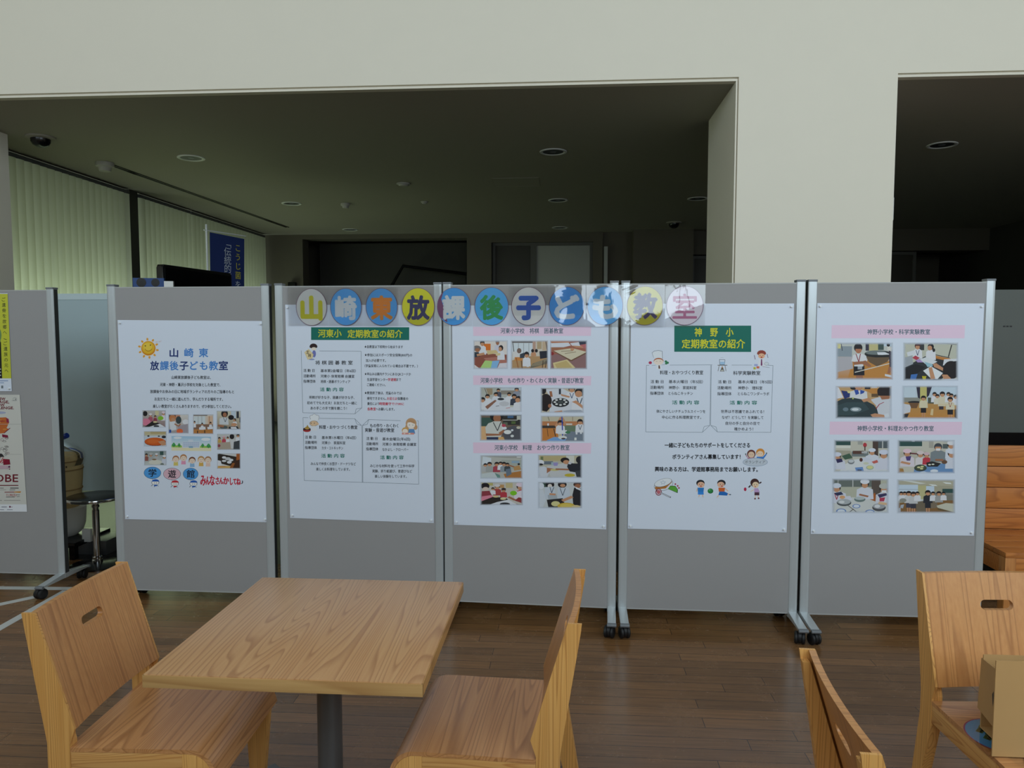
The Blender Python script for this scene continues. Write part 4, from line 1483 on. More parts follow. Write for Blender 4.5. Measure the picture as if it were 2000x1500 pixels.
k.text('王', 598, 604, 688, 6.5, (70, 50, 30), .15)
k.text('将', 601.5, 607.8, 694.5, 6.5, (70, 50, 30), .15)
k.build('shogi_illustration', P2)
k = Ink(S2, 0.0005, 0.000012)   # cook with a pan
for x, y, r in ((609, 814.5, 3.6), (614, 812.8, 4.0), (619, 815, 4.2), (611.5, 818, 4.6), (618, 818.5, 4.4)):
    k.oval(x, y, r + .45, r + .45, (60, 60, 70), 16)
for x, y, r in ((609, 814.5, 3.6), (614, 812.8, 4.0), (619, 815, 4.2), (611.5, 818, 4.6), (618, 818.5, 4.4)):
    k.oval(x, y, r, r, (244, 246, 248), 16)
k.rect(605.6, 819, 622, 822.5, (244, 246, 248)).oval(613, 827, 8.4, 5.4, (90, 66, 50)).oval(613, 827, 7.8, 4.9, (236, 200, 160)).oval(621, 828, 1.6, 2.2, (236, 200, 160), 10)
k.oval(607.5, 826.6, .7, 1.2, BLK, 8).oval(614, 826.6, .7, 1.2, BLK, 8)
k.poly([(606, 832), (617, 832), (620, 841), (607, 841)], (236, 238, 242)).oval(599.5, 838.5, 7.6, 3.8, (50, 36, 34)).oval(599.5, 840, 7.6, 3.8, (180, 50, 50), 22, 0, 180).oval(600, 836, 4.6, 2.6, (206, 160, 80)).poly([(597, 836), (600.5, 829.5), (604, 836)], (180, 150, 70))
k.build('cook_illustration', P2)
k = Ink(S2, 0.0005, 0.000012)   # mother and child
k.oval(803, 827, 10.6, 10.6, (206, 160, 116)).oval(795.5, 834, 4, 5, (206, 160, 116)).oval(811.5, 834.5, 4, 5, (206, 160, 116)).oval(803, 829.5, 7.8, 7.6, (250, 238, 226))
k.poly([(796, 825), (801, 820.5), (809, 823), (810.5, 828), (802, 824.5)], (196, 148, 106))
k.oval(799.8, 830, .8, .9, (80, 130, 140), 8).oval(806.2, 830.2, .8, .9, (80, 130, 140), 8)
k.poly([(798, 838), (809, 838), (811, 847), (797, 847)], (96, 146, 196)).oval(791.5, 840.5, 6.6, 6.0, (222, 170, 90)).oval(791.5, 842, 5.2, 4.4, (250, 236, 222)).rect(785, 845.2, 809, 848.6, (226, 150, 140)).oval(790, 846.8, 2, 1.2, (250, 220, 200), 8).oval(800, 846.8, 2, 1.2, (250, 236, 190), 8)
k.build('family_illustration', P2)

# ---- photo poster under the banner (board 3)
m3 = [(-0.414, 1.6973), (0.4121, 1.6954), (0.4092, 0.5161), (-0.4094, 0.5143)]
P3 = poster(3, m3, 'white poster with eleven photos under three pink heading strips')
S3 = Sheet([(882.7, 596.7), (1189, 596), (1184, 1034), (886.7, 1025)], m3)
pins(P3, m3, 'three strip photo poster', (2, 3))
PINK, TEAL = (244, 214, 234), (22, 92, 104)
for y0, y1, s, a, b, y in ((638.3, 656, '河東小学校　将棋　囲碁教室', 977.7, 1099.7, 646.2), (733.3, 751.7, '河東小学校　もの作り・わくわく実験・昔遊び教室', 938.5, 1139.6, 743.2), (864, 885, '河東小学校　料理　おやつ作り教室', 965.8, 1112.2, 874.3)):
    k = Ink(S3)
    k.poly([(924, y0), (1155, y0 + (1.2 if y0 > 700 else 0)), (1154, y1 + (1 if y0 > 700 else 0)), (924.5, y1)], PINK)
    k.text(s, a, b, y, 10.4, TEAL, .13)
    k.build('heading_strip', P3)
DT, RW = (120, 66, 52), (150, 84, 66)
photo(S3, P3, (924.6, 664.6, 992, 720.8), [(R_, 0, 0, 1, 1, (232, 222, 214)), (R_, .28, .12, .5, .35, (226, 120, 40)), (P_, [(0, .6), (.25, .45), (1, .5), (1, 1), (0, 1)], RW), (P_, [(.3, .62), (.9, .55), (1, .8), (.5, .85)], (186, 120, 104))] + kid(.26, .1, .2, WH) + kid(.7, .08, .17, (216, 212, 222), (150, 140, 140), skin=SK2) + kid(.8, .28, .2, (232, 232, 236), face=-1) +
      [(P_, [(0, .4), (.16, .42), (.2, .56), (0, .6)], (40, 56, 70)), (E_, .1, .28, .12, .1, (120, 112, 110)), (E_, .12, .34, .07, .07, SK2), (L_, [(.1, .52), (.32, .46)], .08, SK), (P_, [(.38, .36), (.66, .34), (.72, .44), (.42, .5)], (222, 196, 140)), (P_, [(.64, .46), (.78, .44), (.78, .52), (.66, .54)], (226, 206, 156)), (P_, [(.2, .96), (.34, .7), (.55, .72), (.5, 1), (.3, 1)], (184, 220, 130)), (P_, [(.55, .72), (.76, .7), (.68, .98), (.5, 1)], (140, 190, 232)), (P_, [(.76, .8), (1, .78), (1, 1), (.68, 1)], (226, 220, 226)), (P_, [(0, .82), (.2, 1), (0, 1)], (236, 226, 222))])
photo(S3, P3, (997.9, 664.6, 1071, 721.3), [(R_, 0, 0, 1, 1, (216, 206, 190)), (R_, .02, .08, .58, .46, (220, 228, 232)), (R_, .02, .03, .6, .09, (110, 100, 96)), (L_, [(.05, .08), (.09, .5)], .02, (90, 84, 80)), (L_, [(.2, .1), (.2, .45)], .012, GRY), (L_, [(.34, .1), (.34, .45)], .012, GRY), (L_, [(.48, .1), (.48, .45)], .012, GRY), (R_, .58, 0, .66, .5, (196, 160, 140)), (R_, .7, 0, .82, .3, (190, 166, 130)), (R_, .84, 0, 1, .35, (206, 180, 150)), (L_, [(.93, 0), (.98, .4)], .03, (120, 100, 90)), (P_, [(0, .7), (.5, .55), (1, .55), (1, 1), (0, 1)], (190, 150, 104)), (P_, [(.5, .98), (.58, .8), (.98, .62), (.98, .8)], (120, 110, 90)), (P_, [(.5, .9), (.66, .76), (1, .62), (.8, .86)], (150, 136, 110)),
      (P_, [(.76, .38), (.98, .36), (1, .6), (.78, .64)], (36, 40, 52)), (P_, [(.04, .4), (.24, .36), (.26, .6), (.06, .62)], (226, 222, 218)), (E_, .22, .36, .06, .09, (130, 104, 92)), (R_, .1, .58, .3, .7, (216, 140, 70)), (L_, [(.14, .6), (.2, .98)], .03, (170, 110, 60)), (L_, [(.28, .7), (.3, .98)], .03, (120, 84, 54)), (P_, [(.24, .48), (.36, .42), (.36, .6), (.24, .62)], (60, 70, 80))] + kid(.42, .5, .2, WH) + [(R_, .42, .8, .48, .92, WH), (E_, .58, .36, .04, .06, HB), (P_, [(.54, .42), (.66, .42), (.68, .54), (.54, .56)], (206, 150, 110)), (E_, .68, .36, .04, .06, HB), (L_, [(.86, .7), (.84, .95)], .02, (84, 60, 44)), (L_, [(.95, .72), (.92, .95)], .02, (84, 60, 44))])
photo(S3, P3, (1074, 664.6, 1146.9, 721.3), [(R_, 0, 0, 1, 1, (170, 104, 84)), (P_, [(0, .5), (.5, .45), (1, .4), (1, 1), (0, 1)], (150, 112, 110)), (R_, 0, 0, .52, .08, (206, 130, 80)), (P_, [(0, .1), (.5, .08), (.56, .18), (.3, .26), (0, .24)], (226, 228, 234)), (P_, [(.54, .1), (.8, .06), (.84, .2), (.6, .2)], (226, 226, 232)), (P_, [(.76, 0), (1, 0), (1, .14), (.8, .16)], (56, 60, 76)), (P_, [(.8, .16), (1, .12), (1, .3), (.84, .26)], (196, 110, 110)), (P_, [(0, .24), (.45, .24), (.62, .27), (.62, .33), (.4, .34), (0, .32)], SK2), (P_, [(.58, .18), (.85, .2), (.9, .26), (.7, .25)], SK), (P_, [(.08, .37), (.6, .28), (1, .4), (1, .44), (.58, .72), (.55, .72)], (120, 84, 60)), (P_, [(.1, .36), (.6, .27), (.99, .4), (.57, .68)], (222, 210, 180)), (L_, [(.3, .38), (.62, .36)], .02, (150, 130, 104)), (L_, [(.4, .46), (.7, .4)], .02, (150, 130, 104)), (E_, .6, .31, .05, .05, SK), (E_, .05, .46, .06, .06, (150, 40, 40)), (P_, [(.08, .78), (.46, .66), (.68, .94), (.6, 1), (.12, 1)], (226, 206, 150)), (P_, [(.13, .82), (.44, .7), (.6, .94), (.2, .98)], (206, 180, 120))])
photo(S3, P3, (937.6, 755.8, 1018.9, 804), [(G_, 0, 0, 1, 1, (184, 186, 172), (206, 206, 208)), (R_, .5, 0, 1, .14, (206, 212, 214)), (R_, .5, .14, 1, .3, (150, 140, 128)), (L_, [(.1, 0), (.17, .32)], .015, (110, 90, 70)), (P_, [(.14, .05), (.3, .05), (.3, .3), (.2, .34)], (170, 150, 120))] + kid(.44, .13, .13, (90, 90, 100)) + kid(.88, .1, .16, (150, 156, 170)) + kid(.38, .3, .16, WH) + kid(.18, .38, .17, WH) + kid(.06, .52, .2, WH) + [(P_, [(.3, .45), (.7, .42), (.95, 1), (.06, 1), (.14, .88)], (226, 228, 234)), (P_, [(.12, .8), (.36, .52), (.4, .56), (.18, .9)], (150, 104, 84)), (E_, .5, .49, .08, .05, (50, 52, 56)), (R_, .47, .25, .51, .42, (70, 84, 110)), (E_, .58, .68, .12, .1, (206, 206, 210)), (R_, .72, .6, .8, .82, (206, 206, 190)), (L_, [(.38, .78), (.46, .76)], .02, (90, 84, 90)), (L_, [(.62, .86), (.72, .84)], .02, (206, 110, 110))] + kid(.7, .3, .15, WH) + kid(.82, .38, .18, (60, 66, 80)) + kid(.93, .5, .24, WH, face=-1))
photo(S3, P3, (1056, 757.3, 1140.3, 806.4), [(R_, 0, 0, 1, 1, (206, 190, 160)), (P_, [(.1, .06), (.5, .02), (.8, .3), (1, .55), (1, 1), (.2, 1), (.24, .4)], (222, 224, 230)), (P_, [(.5, .92), (.9, .84), (1, .98), (.6, 1)], (176, 182, 192)), (R_, .42, .02, .47, .26, (50, 54, 66)), (L_, [(.25, .36), (.23, .14)], .06, SK2)] + kid(.72, .06, .24, WH, lan=(70, 90, 130)) + kid(.9, .2, .34, WH, face=-.6, lan=(70, 90, 110)) + [(P_, [(.46, .24), (.68, .34), (.66, .4), (.48, .32)], SK), (P_, [(.72, .56), (.82, .5), (1, .74), (.98, .84), (.82, .64)], SK), (E_, .06, .1, .07, .16, HB), (E_, .12, .52, .14, .28, (34, 24, 26)), (P_, [(0, .5), (.1, .4), (.22, .8), (.14, .95), (0, .9)], (34, 24, 26)), (E_, .21, .72, .04, .08, SK2), (E_, .46, .59, .2, .18, (30, 32, 36)), (E_, .46, .57, .19, .16, (44, 48, 52))] + [(E_, .46 + .13 * cos(a * .785), .57 + .115 * sin(a * .785), .032, .032, (236, 236, 232)) for a in range(8)] + [(E_, .46, .57, .07, .055, (74, 80, 80)), (L_, [(.32, .97), (.5, .93)], .06, SK)])
photo(S3, P3, (937.2, 809.4, 1019.3, 860.8), [(R_, 0, 0, 1, 1, (120, 100, 84)), (R_, 0, .12, .3, .45, (60, 90, 80)), (R_, 0, .45, .2, 1, (226, 180, 130)), (R_, .55, 0, 1, .4, (50, 48, 46)), (R_, .66, .05, .8, .14, (60, 100, 140)), (R_, .55, .2, .9, .23, (190, 186, 176)), (R_, .56, .3, .66, .4, (100, 110, 90)), (R_, .75, .26, .85, .36, (90, 110, 60)), (R_, .88, .05, .97, .2, (200, 200, 190)), (P_, [(.5, .6), (.8, .42), (1, .5), (1, 1), (.62, 1)], (86, 86, 94)), (P_, [(.42, .82), (.56, .86), (.6, 1), (.42, 1)], (226, 176, 110)), (E_, .4, .08, .16, .2, HB), (E_, .41, .14, .09, .16, SK2), (P_, [(.2, .34), (.34, .26), (.5, .26), (.56, .5), (.5, .86), (.16, .88), (.13, .5)], (214, 214, 206)), (L_, [(.32, .3), (.42, .62), (.5, .3)], .02, (50, 50, 60)), (R_, .16, .86, .44, 1, (40, 50, 84)), (P_, [(.14, .72), (.5, .74), (.5, .8), (.15, .82)], SK2), (P_, [(.44, .7), (.56, .58), (.6, .64), (.5, .78)], SK2), (E_, .66, .67, .09, .08, (236, 236, 232)), (E_, .58, .52, .06, .06, (230, 232, 236)), (E_, .57, .42, .05, .06, (190, 70, 90)), (E_, .77, .6, .03, .04, (226, 228, 232)), (E_, .77, .82, .04, .05, (226, 228, 226)), (E_, .92, .5, .05, .05, (206, 200, 180))])
photo(S3, P3, (1056, 811.7, 1141.5, 862.8), [(R_, 0, 0, 1, 1, (206, 196, 170)), (R_, 0, .22, 1, .42, (196, 130, 84)), (R_, 0, .4, .4, 1, (206, 130, 60)), (R_, 0, .38, .34, .48, (60, 54, 50)), (L_, [(.15, .5), (.17, .8)], .015, (110, 70, 40)), (L_, [(.3, .5), (.34, .8)], .02, (60, 50, 46)), (L_, [(.16, 0), (.2, .2)], .02, (150, 140, 120)), (L_, [(.73, 0), (.73, .2)], .015, (160, 140, 110)), (E_, .17, .34, .02, .05, WH), (R_, .58, .3, .72, .36, (220, 216, 206)), (R_, .5, .38, .8, .62, (110, 130, 104)), (P_, [(.55, .7), (.7, .6), (1, .66), (1, 1), (.5, 1)], (124, 134, 148)), (P_, [(.14, .94), (.3, .82), (.6, .84), (.55, 1), (.14, 1)], (124, 170, 222)), (P_, [(.32, .4), (.44, .06), (.49, .03), (.47, .14), (.4, .44)], SK), (P_, [(.52, .06), (.58, .3), (.54, .4), (.5, .12)], SK)] + kid(.45, .28, .2, WH) + kid(.9, .24, .2, WH, lan=(80, 90, 110)) + [(L_, [(.485, .02), (.505, .84)], .026, (50, 76, 176)), (E_, .5, .84, .1, .07, (226, 226, 222)), (E_, .52, .88, .05, .03, (80, 60, 56)), (P_, [(.38, .7), (.6, .7), (.6, .56), (.44, .56)], (232, 234, 238)), (R_, .8, .64, .84, .72, WH), (R_, .9, .62, .94, .7, WH), (R_, .77, .84, .82, .94, (236, 236, 230)), (E_, .62, .64, .06, .05, (70, 130, 90))])
photo(S3, P3, (938, 889, 1020.8, 934.8), [(G_, 0, 0, 1, 1, (196, 196, 188), (190, 186, 176)), (P_, [(0, 0), (1, 0), (1, .14), (.6, .12), (.3, .08)], (170, 168, 160)), (R_, .86, .06, .96, .1, (236, 236, 232)), (P_, [(.06, .05), (.26, .12), (.26, .42), (.04, .4)], (222, 230, 236)), (R_, .5, .2, .98, .6, (176, 180, 170)), (R_, .74, .24, .92, .34, (150, 176, 196)), (P_, [(.55, .8), (1, .66), (1, 1), (.6, 1)], (186, 124, 64)), (P_, [(.78, .5), (.92, .42), (.97, .62), (.8, .66)], (196, 150, 96))] + kid(.12, .42, .14, (190, 190, 190)) + kid(.22, .38, .17, (170, 172, 168)) + kid(.39, .38, .17, (176, 70, 84)) + kid(.48, .35, .14, WH) + kid(.56, .38, .17, (150, 160, 166)) + kid(.64, .4, .14, (70, 76, 80)) + [(P_, [(.6, .6), (.72, .56), (.74, .8), (.62, .92)], (110, 124, 140)), (P_, [(0, .8), (.3, .72), (.42, .85), (.5, 1), (0, 1)], (206, 214, 214)), (P_, [(.34, .76), (.46, .84), (.48, 1), (.42, 1)], (110, 150, 140)), (L_, [(.66, .42), (.8, .5)], .05, SK2), (E_, .91, .38, .03, .04, HB)])
photo(S3, P3, (1050.7, 888, 1137, 933.5), [(G_, 0, 0, 1, 1, (196, 186, 150), (196, 196, 196)), (R_, 0, .04, .68, .26, (196, 180, 130)), (R_, .06, .08, .12, .24, (120, 130, 90)), (R_, .64, .04, .82, .4, (222, 220, 206)), (P_, [(.2, .5), (.6, .36), (.95, .6), (.95, 1), (.3, 1)], (206, 206, 206)), (R_, .12, .28, .34, .42, (110, 120, 130)), (R_, .3, .32, .44, .46, (170, 190, 196)), (P_, [(.34, .34), (.46, .34), (.44, .48), (.36, .48)], (160, 150, 200)), (E_, .06, .34, .08, .12, WH), (P_, [(0, .55), (.14, .5), (.28, .66), (.2, 1), (0, 1)], (214, 218, 226)), (P_, [(.2, .56), (.36, .6), (.2, .8)], SK2), (E_, .04, .42, .08, .05, HB), (E_, .38, .65, .1, .05, (206, 196, 130)), (L_, [(.4, .62), (.72, .64)], .07, SK2), (E_, .61, .24, .1, .12, HB), (E_, .64, .32, .07, .09, SK), (P_, [(.68, .36), (.88, .38), (1, .3), (1, .8), (.72, .72), (.66, .52)], (36, 38, 46)), (P_, [(.7, .3), (.78, .32), (.74, .42), (.68, .4)], (206, 206, 210)), (E_, .94, .22, .08, .16, (34, 34, 40)), (E_, .72, .88, .12, .07, (200, 180, 60)), (P_, [(.84, .7), (1, .66), (1, 1), (.88, 1)], (60, 64, 70))])
photo(S3, P3, (937.6, 941, 1021.4, 986.8), [(R_, 0, 0, 1, 1, (206, 200, 190)), (R_, .04, .04, .3, .16, (190, 180, 110)), (R_, .6, 0, .76, .26, (206, 190, 140)), (R_, .44, .12, .56, .26, (196, 150, 96))] + kid(.4, .22, .18, (176, 70, 70), hat=(220, 216, 216)) + kid(.3, .3, .12, WH) + kid(.55, .36, .15, (190, 60, 70), hat=(60, 50, 50)) + kid(.95, .22, .3, (232, 222, 230), hat=(236, 214, 226)) + [(E_, .12, .18, .1, .14, HB), (E_, .13, .3, .07, .08, (226, 206, 190)), (P_, [(.04, .4), (.22, .38), (.28, .6), (.02, .7)], (150, 60, 70)), (P_, [(.04, .62), (.28, .56), (.32, .74), (.16, .84), (.02, .8)], (232, 140, 160)), (E_, .78, .48, .08, .1, (130, 200, 40)), (P_, [(.0, .85), (.3, .64), (.6, .68), (.75, .9), (1, 1), (0, 1)], (46, 38, 34)), (E_, .37, .63, .07, .04, (222, 200, 140)), (E_, .54, .72, .07, .05, (226, 214, 160)), (P_, [(.18, 1), (.4, .86), (.66, .76), (.9, 1)], (226, 228, 234)), (E_, .58, .95, .12, .07, (44, 46, 50)), (L_, [(.86, .4), (.98, .34)], .03, (206, 60, 90)), (P_, [(.8, .8), (.9, .66), (1, .7), (1, .92)], (150, 60, 60)), (L_, [(.66, .64), (.82, .78)], .07, SK2)])
photo(S3, P3, (1050.7, 941, 1137, 992.6), [(R_, 0, 0, 1, 1, (206, 210, 210)), (R_, .1, 0, .2, .2, (60, 84, 70)), (E_, .27, .1, .1, .16, HB), (E_, .27, .16, .05, .08, (230, 220, 210)), (P_, [(.16, .2), (.36, .18), (.42, .62), (.14, .66)], (206, 214, 224)), (E_, .55, .1, .1, .13, HB), (E_, .56, .14, .06, .06, SK), (P_, [(.44, .22), (.7, .22), (.74, .6), (.46, .72)], (206, 214, 224)), (L_, [(.27, .2), (.31, .42), (.36, .2)], .014, (60, 70, 90)), (L_, [(.5, .24), (.56, .52), (.62, .24)], .014, (60, 70, 90)), (E_, .07, .16, .07, .12, (226, 230, 238)), (P_, [(0, .3), (.12, .3), (.18, .7), (.1, 1), (0, 1)], (214, 220, 228)), (E_, .9, .1, .1, .1, (84, 56, 46)), (E_, .9, .16, .07, .08, SK2), (P_, [(.82, .22), (1, .26), (1, .9), (.8, .92), (.78, .5)], (34, 34, 42)), (P_, [(.84, .18), (1, .3), (1, .36), (.86, .26)], (232, 234, 238)), (P_, [(.22, .5), (.42, .48), (.44, .66), (.24, .68)], (176, 184, 190)), (P_, [(.2, .68), (.56, .62), (.6, .8), (.5, 1), (.24, 1)], (40, 38, 40)), (E_, .4, .83, .1, .1, (220, 212, 150)), (E_, .64, .92, .2, .13, (214, 180, 60)), (E_, .64, .9, .14, .08, (226, 200, 96)), (L_, [(.55, .72), (.78, .56)], .09, SK), (L_, [(.26, .46), (.4, .48)], .07, SK), (E_, .86, .94, .1, .06, (220, 200, 150))])

# ---- poster with the two line green heading (board 4)
m4 = [(-0.4105, 1.7029), (0.4077, 1.7011), (0.3999, 0.5199), (-0.4162, 0.5229)]
P4 = poster(4, m4, 'white text poster with a square two line green heading and volunteer appeal')
S4 = Sheet([(1233, 593), (1551, 592.7), (1536.3, 1040), (1226, 1032.4)], m4)
pins(P4, m4, 'two line heading poster', (1, 2, 3))
k = Ink(S4)
k.poly([(1317, 636), (1467, 636), (1467, 687.4), (1316.9, 687)], GRN)
k.text('神　野　小', 1356.7, 1432.3, 648.8, 17, (226, 220, 36), .35)
k.text('定期教室の紹介', 1331.8, 1455, 671.6, 17.4, (226, 220, 36), .35)
k.build('heading_band', P4)
k = Ink(S4)
k.text('料理・おやつづくり教室', 1289, 1373.2, 727.7, 8.0, BLK, .14)
k.text('科学実験教室', 1432, 1485, 728.6, 8.0, BLK, .14)
rows(k, [('活 動 日', 1270.7, 1295.6, 745.3), ('活動場所', 1269.6, 1296.6, 756.5), ('指導団体', 1269.6, 1296.6, 768), ('基本火曜日（年5回）', 1306.2, 1372.6, 745.3), ('神野小　家庭科室', 1306.2, 1360, 757), ('とらねこキッチン', 1305.7, 1353.2, 768.2),
         ('体にやさしいナチュラルスイーツを', 1282, 1377.5, 803.2), ('中心に作る料理教室です。', 1293, 1369.4, 814.8), ('活 動 日', 1402.3, 1427.6, 745.7), ('活動場所', 1401, 1428.6, 757.4), ('指導団体', 1401, 1428.6, 769), ('基本火曜日（年5回）', 1441.6, 1508, 745.7),
         ('神野小　理科室', 1441.6, 1488.8, 757.6), ('とらねこワンダーラボ', 1441.2, 1502.2, 769), ('世界は不思議であふれてる！', 1408, 1492.2, 803.6), ('なぜ？どうして？を実験して', 1410, 1491, 815.2), ('自分の手と自分の目で', 1417.2, 1483.8, 826.6), ('確かめよう！', 1434, 1471, 837.8)], 6.4)
for a, b, y in ((1312.6, 1365.6, 786), (1425, 1478.6, 786.4)):
    k.text('活 動 内 容', a, b, y, 7.6, (16, 124, 108), .2)
k.text('一緒に子どもたちのサポートをしてくださる', 1298.2, 1464.6, 869.6, 9.4, BLK, .32)
k.text('ボランティアさん募集しています！', 1313.2, 1446, 892.2, 9.4, BLK, .32)
k.text('興味のある方は、学遊館事務局までお願いします。', 1279, 1479.8, 916.2, 9.4, BLK, .32, .004)
k.build('printed_text', P4)
outline(S4, P4, [[(1268, 713.4), (1262.6, 713.4), (1261.2, 843.6), (1371.8, 844.3), (1375.3, 833), (1386.5, 830.7), (1371.8, 844.3)], [(1308, 713), (1391.4, 712.7)], [(1388.0, 713.4), (1386.4, 830)], [(1389.4, 713.4), (1387.8, 830)], [(1429, 713), (1468.4, 713)],
                 [(1500, 713.2), (1509.7, 713.7), (1505.5, 844.3), (1401, 843.6), (1398.4, 833.8), (1388, 830.7), (1401, 843.6)]])
k = Ink(S4, 0.0005, 0.000012)   # small cook
k.line([(1277, 699), (1273.5, 689), (1278, 685.5), (1286, 684.5), (1293.5, 686), (1294, 701)], .7, (90, 100, 110))
k.poly([(1277, 699), (1274, 689.5), (1279, 686), (1286, 685.2), (1292.8, 686.6), (1293.4, 700)], (238, 242, 246))
k.oval(1286.3, 705.5, 9.8, 6.6, (190, 104, 60)).oval(1286.3, 707, 9.4, 5.8, (250, 232, 216)).line([(1281, 706), (1282.5, 705.2), (1284, 706)], .4, BLK).line([(1288, 706), (1289.5, 705.2), (1291, 706)], .4, BLK)
k.oval(1270, 708.4, 3.2, 2.8, (190, 50, 90)).oval(1300.5, 706, 2.4, 2.2, (40, 130, 80)).oval(1304, 708.5, 2.4, 2.2, (40, 130, 80)).oval(1301, 710, 2.2, 2.0, (40, 130, 80))
k.poly([(1283, 713), (1291, 713), (1293, 721), (1282, 721)], (240, 244, 248)).poly([(1286, 713.5), (1288.5, 713.5), (1289.5, 720), (1286, 720)], (110, 70, 50))
k.line([(1281, 713), (1273, 714)], .5, (120, 130, 140)).line([(1292, 713), (1299, 712)], .5, (120, 130, 140))
k.build('cook_illustration', P4)
k = Ink(S4, 0.0005, 0.000012)   # beaker on a burner
k.line([(1405, 702.5), (1406, 712.5), (1415, 712.5), (1416, 702.5), (1404.6, 702.3)], .8, (90, 100, 110)).rect(1406.4, 706.5, 1415.4, 712, (170, 206, 236)).rect(1401.5, 712.6, 1420.5, 713.8, (100, 84, 70)).line([(1404.6, 714), (1402.4, 725)], .9, (100, 84, 70)).line([(1416, 714), (1418, 725)], .9, (100, 84, 70))
k.poly([(1408.4, 720), (1410.6, 714.4), (1412.8, 720), (1415, 725.4), (1406, 725.4)], (110, 100, 90)).poly([(1409.4, 718.6), (1410.6, 715.2), (1411.8, 718.6)], (230, 150, 60)).oval(1410.6, 723.4, 3.2, 1.2, (206, 206, 196), 12)
k.line([(1407, 699), (1410, 698.2), (1413, 699)], .4, (170, 180, 190))
k.build('beaker_illustration', P4)
k = Ink(S4, 0.0005, 0.000012)   # child in a lab coat
for i in range(8):
    a = radians(180 + 25.7 * i)
    k.oval(1487.3 + 6.6 * cos(a), 690.5 + 4.6 * sin(a), 2.4, 2.2, (156, 66, 50), 8)
k.oval(1487.3, 690.6, 7.6, 5.0, (156, 66, 50)).oval(1487.3, 695.2, 6.6, 5.0, (246, 190, 150)).oval(1484.6, 694.4, .6, .8, BLK, 8).oval(1490, 694.4, .6, .8, BLK, 8).oval(1487.3, 697.8, 2.0, 1.2, (190, 50, 50), 10)
k.poly([(1482, 701), (1492.5, 701), (1497, 716), (1479, 716)], (238, 240, 246)).poly([(1486.2, 701.5), (1488.4, 701.5), (1489, 713), (1487.2, 715), (1485.6, 713)], (130, 60, 110))
k.line([(1481, 703), (1474.5, 697)], 1.2, (238, 240, 246)).line([(1493, 703), (1499, 696.5)], 1.2, (238, 240, 246)).line([(1473.2, 693.5), (1475, 702)], 1.4, (150, 130, 160)).line([(1498.2, 691.5), (1500, 699)], 1.4, (150, 150, 170))
k.rect(1473, 711, 1480, 715, (170, 180, 226)).rect(1471.5, 717, 1476, 721.4, (200, 196, 60)).rect(1477.5, 715.4, 1483, 719.6, (226, 110, 80)).oval(1497, 710.5, 4.2, 3.0, (226, 232, 236), 12).ring(1497, 710.5, 4.2, 3.0, .5, (130, 140, 150), 14).line([(1489, 716), (1503, 718)], .6, (130, 140, 150))
k.build('scientist_illustration', P4)
k = Ink(S4, 0.0005, 0.000012)   # two volunteers over a speech oval
k.oval(1467.3, 886.6, 8.4, 8.4, (110, 56, 50)).oval(1467.3, 888, 6.2, 6.0, (240, 206, 176)).oval(1485, 884, 8.4, 8.2, (226, 150, 60)).oval(1484.4, 886.4, 6.4, 5.6, (250, 220, 190))
k.poly([(1460, 893.5), (1474, 893.5), (1475, 896.4), (1461, 896.4), (1456, 889), (1458, 888)], (196, 120, 140)).poly([(1478, 892), (1490, 892), (1496, 886), (1497.6, 887.6), (1491, 896.4), (1477, 896.4)], (60, 130, 210))
k.oval(1456.4, 887, 1.3, 1.5, (60, 90, 84), 8).oval(1497, 885.2, 1.3, 1.5, (60, 90, 84), 8)
for x, y in ((1465, 887.5), (1469.4, 887.7), (1482, 886), (1486.6, 886.2)):
    k.line([(x - .9, y + .3), (x, y - .3), (x + .9, y + .3)], .4, BLK)
k.oval(1475, 902.5, 24, 8, (206, 214, 224), 34).ring(1475, 902.5, 24, 8, .6, (120, 150, 180), 36)
k.text('ボランティア', 1455, 1494.4, 902.2, 6.2, (50, 60, 74))
k.build('volunteer_illustration', P4)
k = Ink(S4, 0.0005, 0.000012)   # tambourine, castanets and drumstick
k.oval(1296, 947, 19, 11, (70, 76, 90), 34, rot=-16).oval(1296, 947, 18.4, 10.4, (228, 234, 240), 34, rot=-16)
k.poly([(1279, 951), (1300, 948), (1312, 936), (1312, 942), (1300, 954), (1280, 956)], (190, 120, 50)).oval(1295, 942.6, 17.6, 7.6, (70, 76, 90), 34, rot=-16).oval(1295, 942.4, 17, 7.0, (238, 242, 246), 34, rot=-16)
st_ = [(1295 + (5.6 if i % 2 == 0 else 2.4) * cos(radians(36 * i - 90)), 942.4 + (4.2 if i % 2 == 0 else 1.8) * sin(radians(36 * i - 90))) for i in range(10)]
k.line(st_, .5, (150, 170, 200), True)
k.poly([(1304.5, 955), (1309, 948.5), (1319, 949), (1324, 956), (1323.5, 963)], (30, 70, 40)).poly([(1305.5, 955), (1309.5, 949.4), (1318.6, 949.8), (1323, 956), (1322.6, 961.6)], (96, 176, 60))
for x, y in ((1319, 945.5), (1323.5, 949), (1326, 953)):
    k.oval(x, y, 1.7, 1.7, (176, 50, 80), 10)
k.ring(1286.3, 961, 5.4, 6.2, 1.6, (150, 40, 60), 22).line([(1282, 958.5), (1310, 971.5)], 2.6, (40, 44, 54)).line([(1284, 959.6), (1309, 971)], 1.3, (226, 230, 236)).oval(1286.3, 961, 3.6, 4.2, (206, 110, 120))
k.build('instruments_illustration', P4)
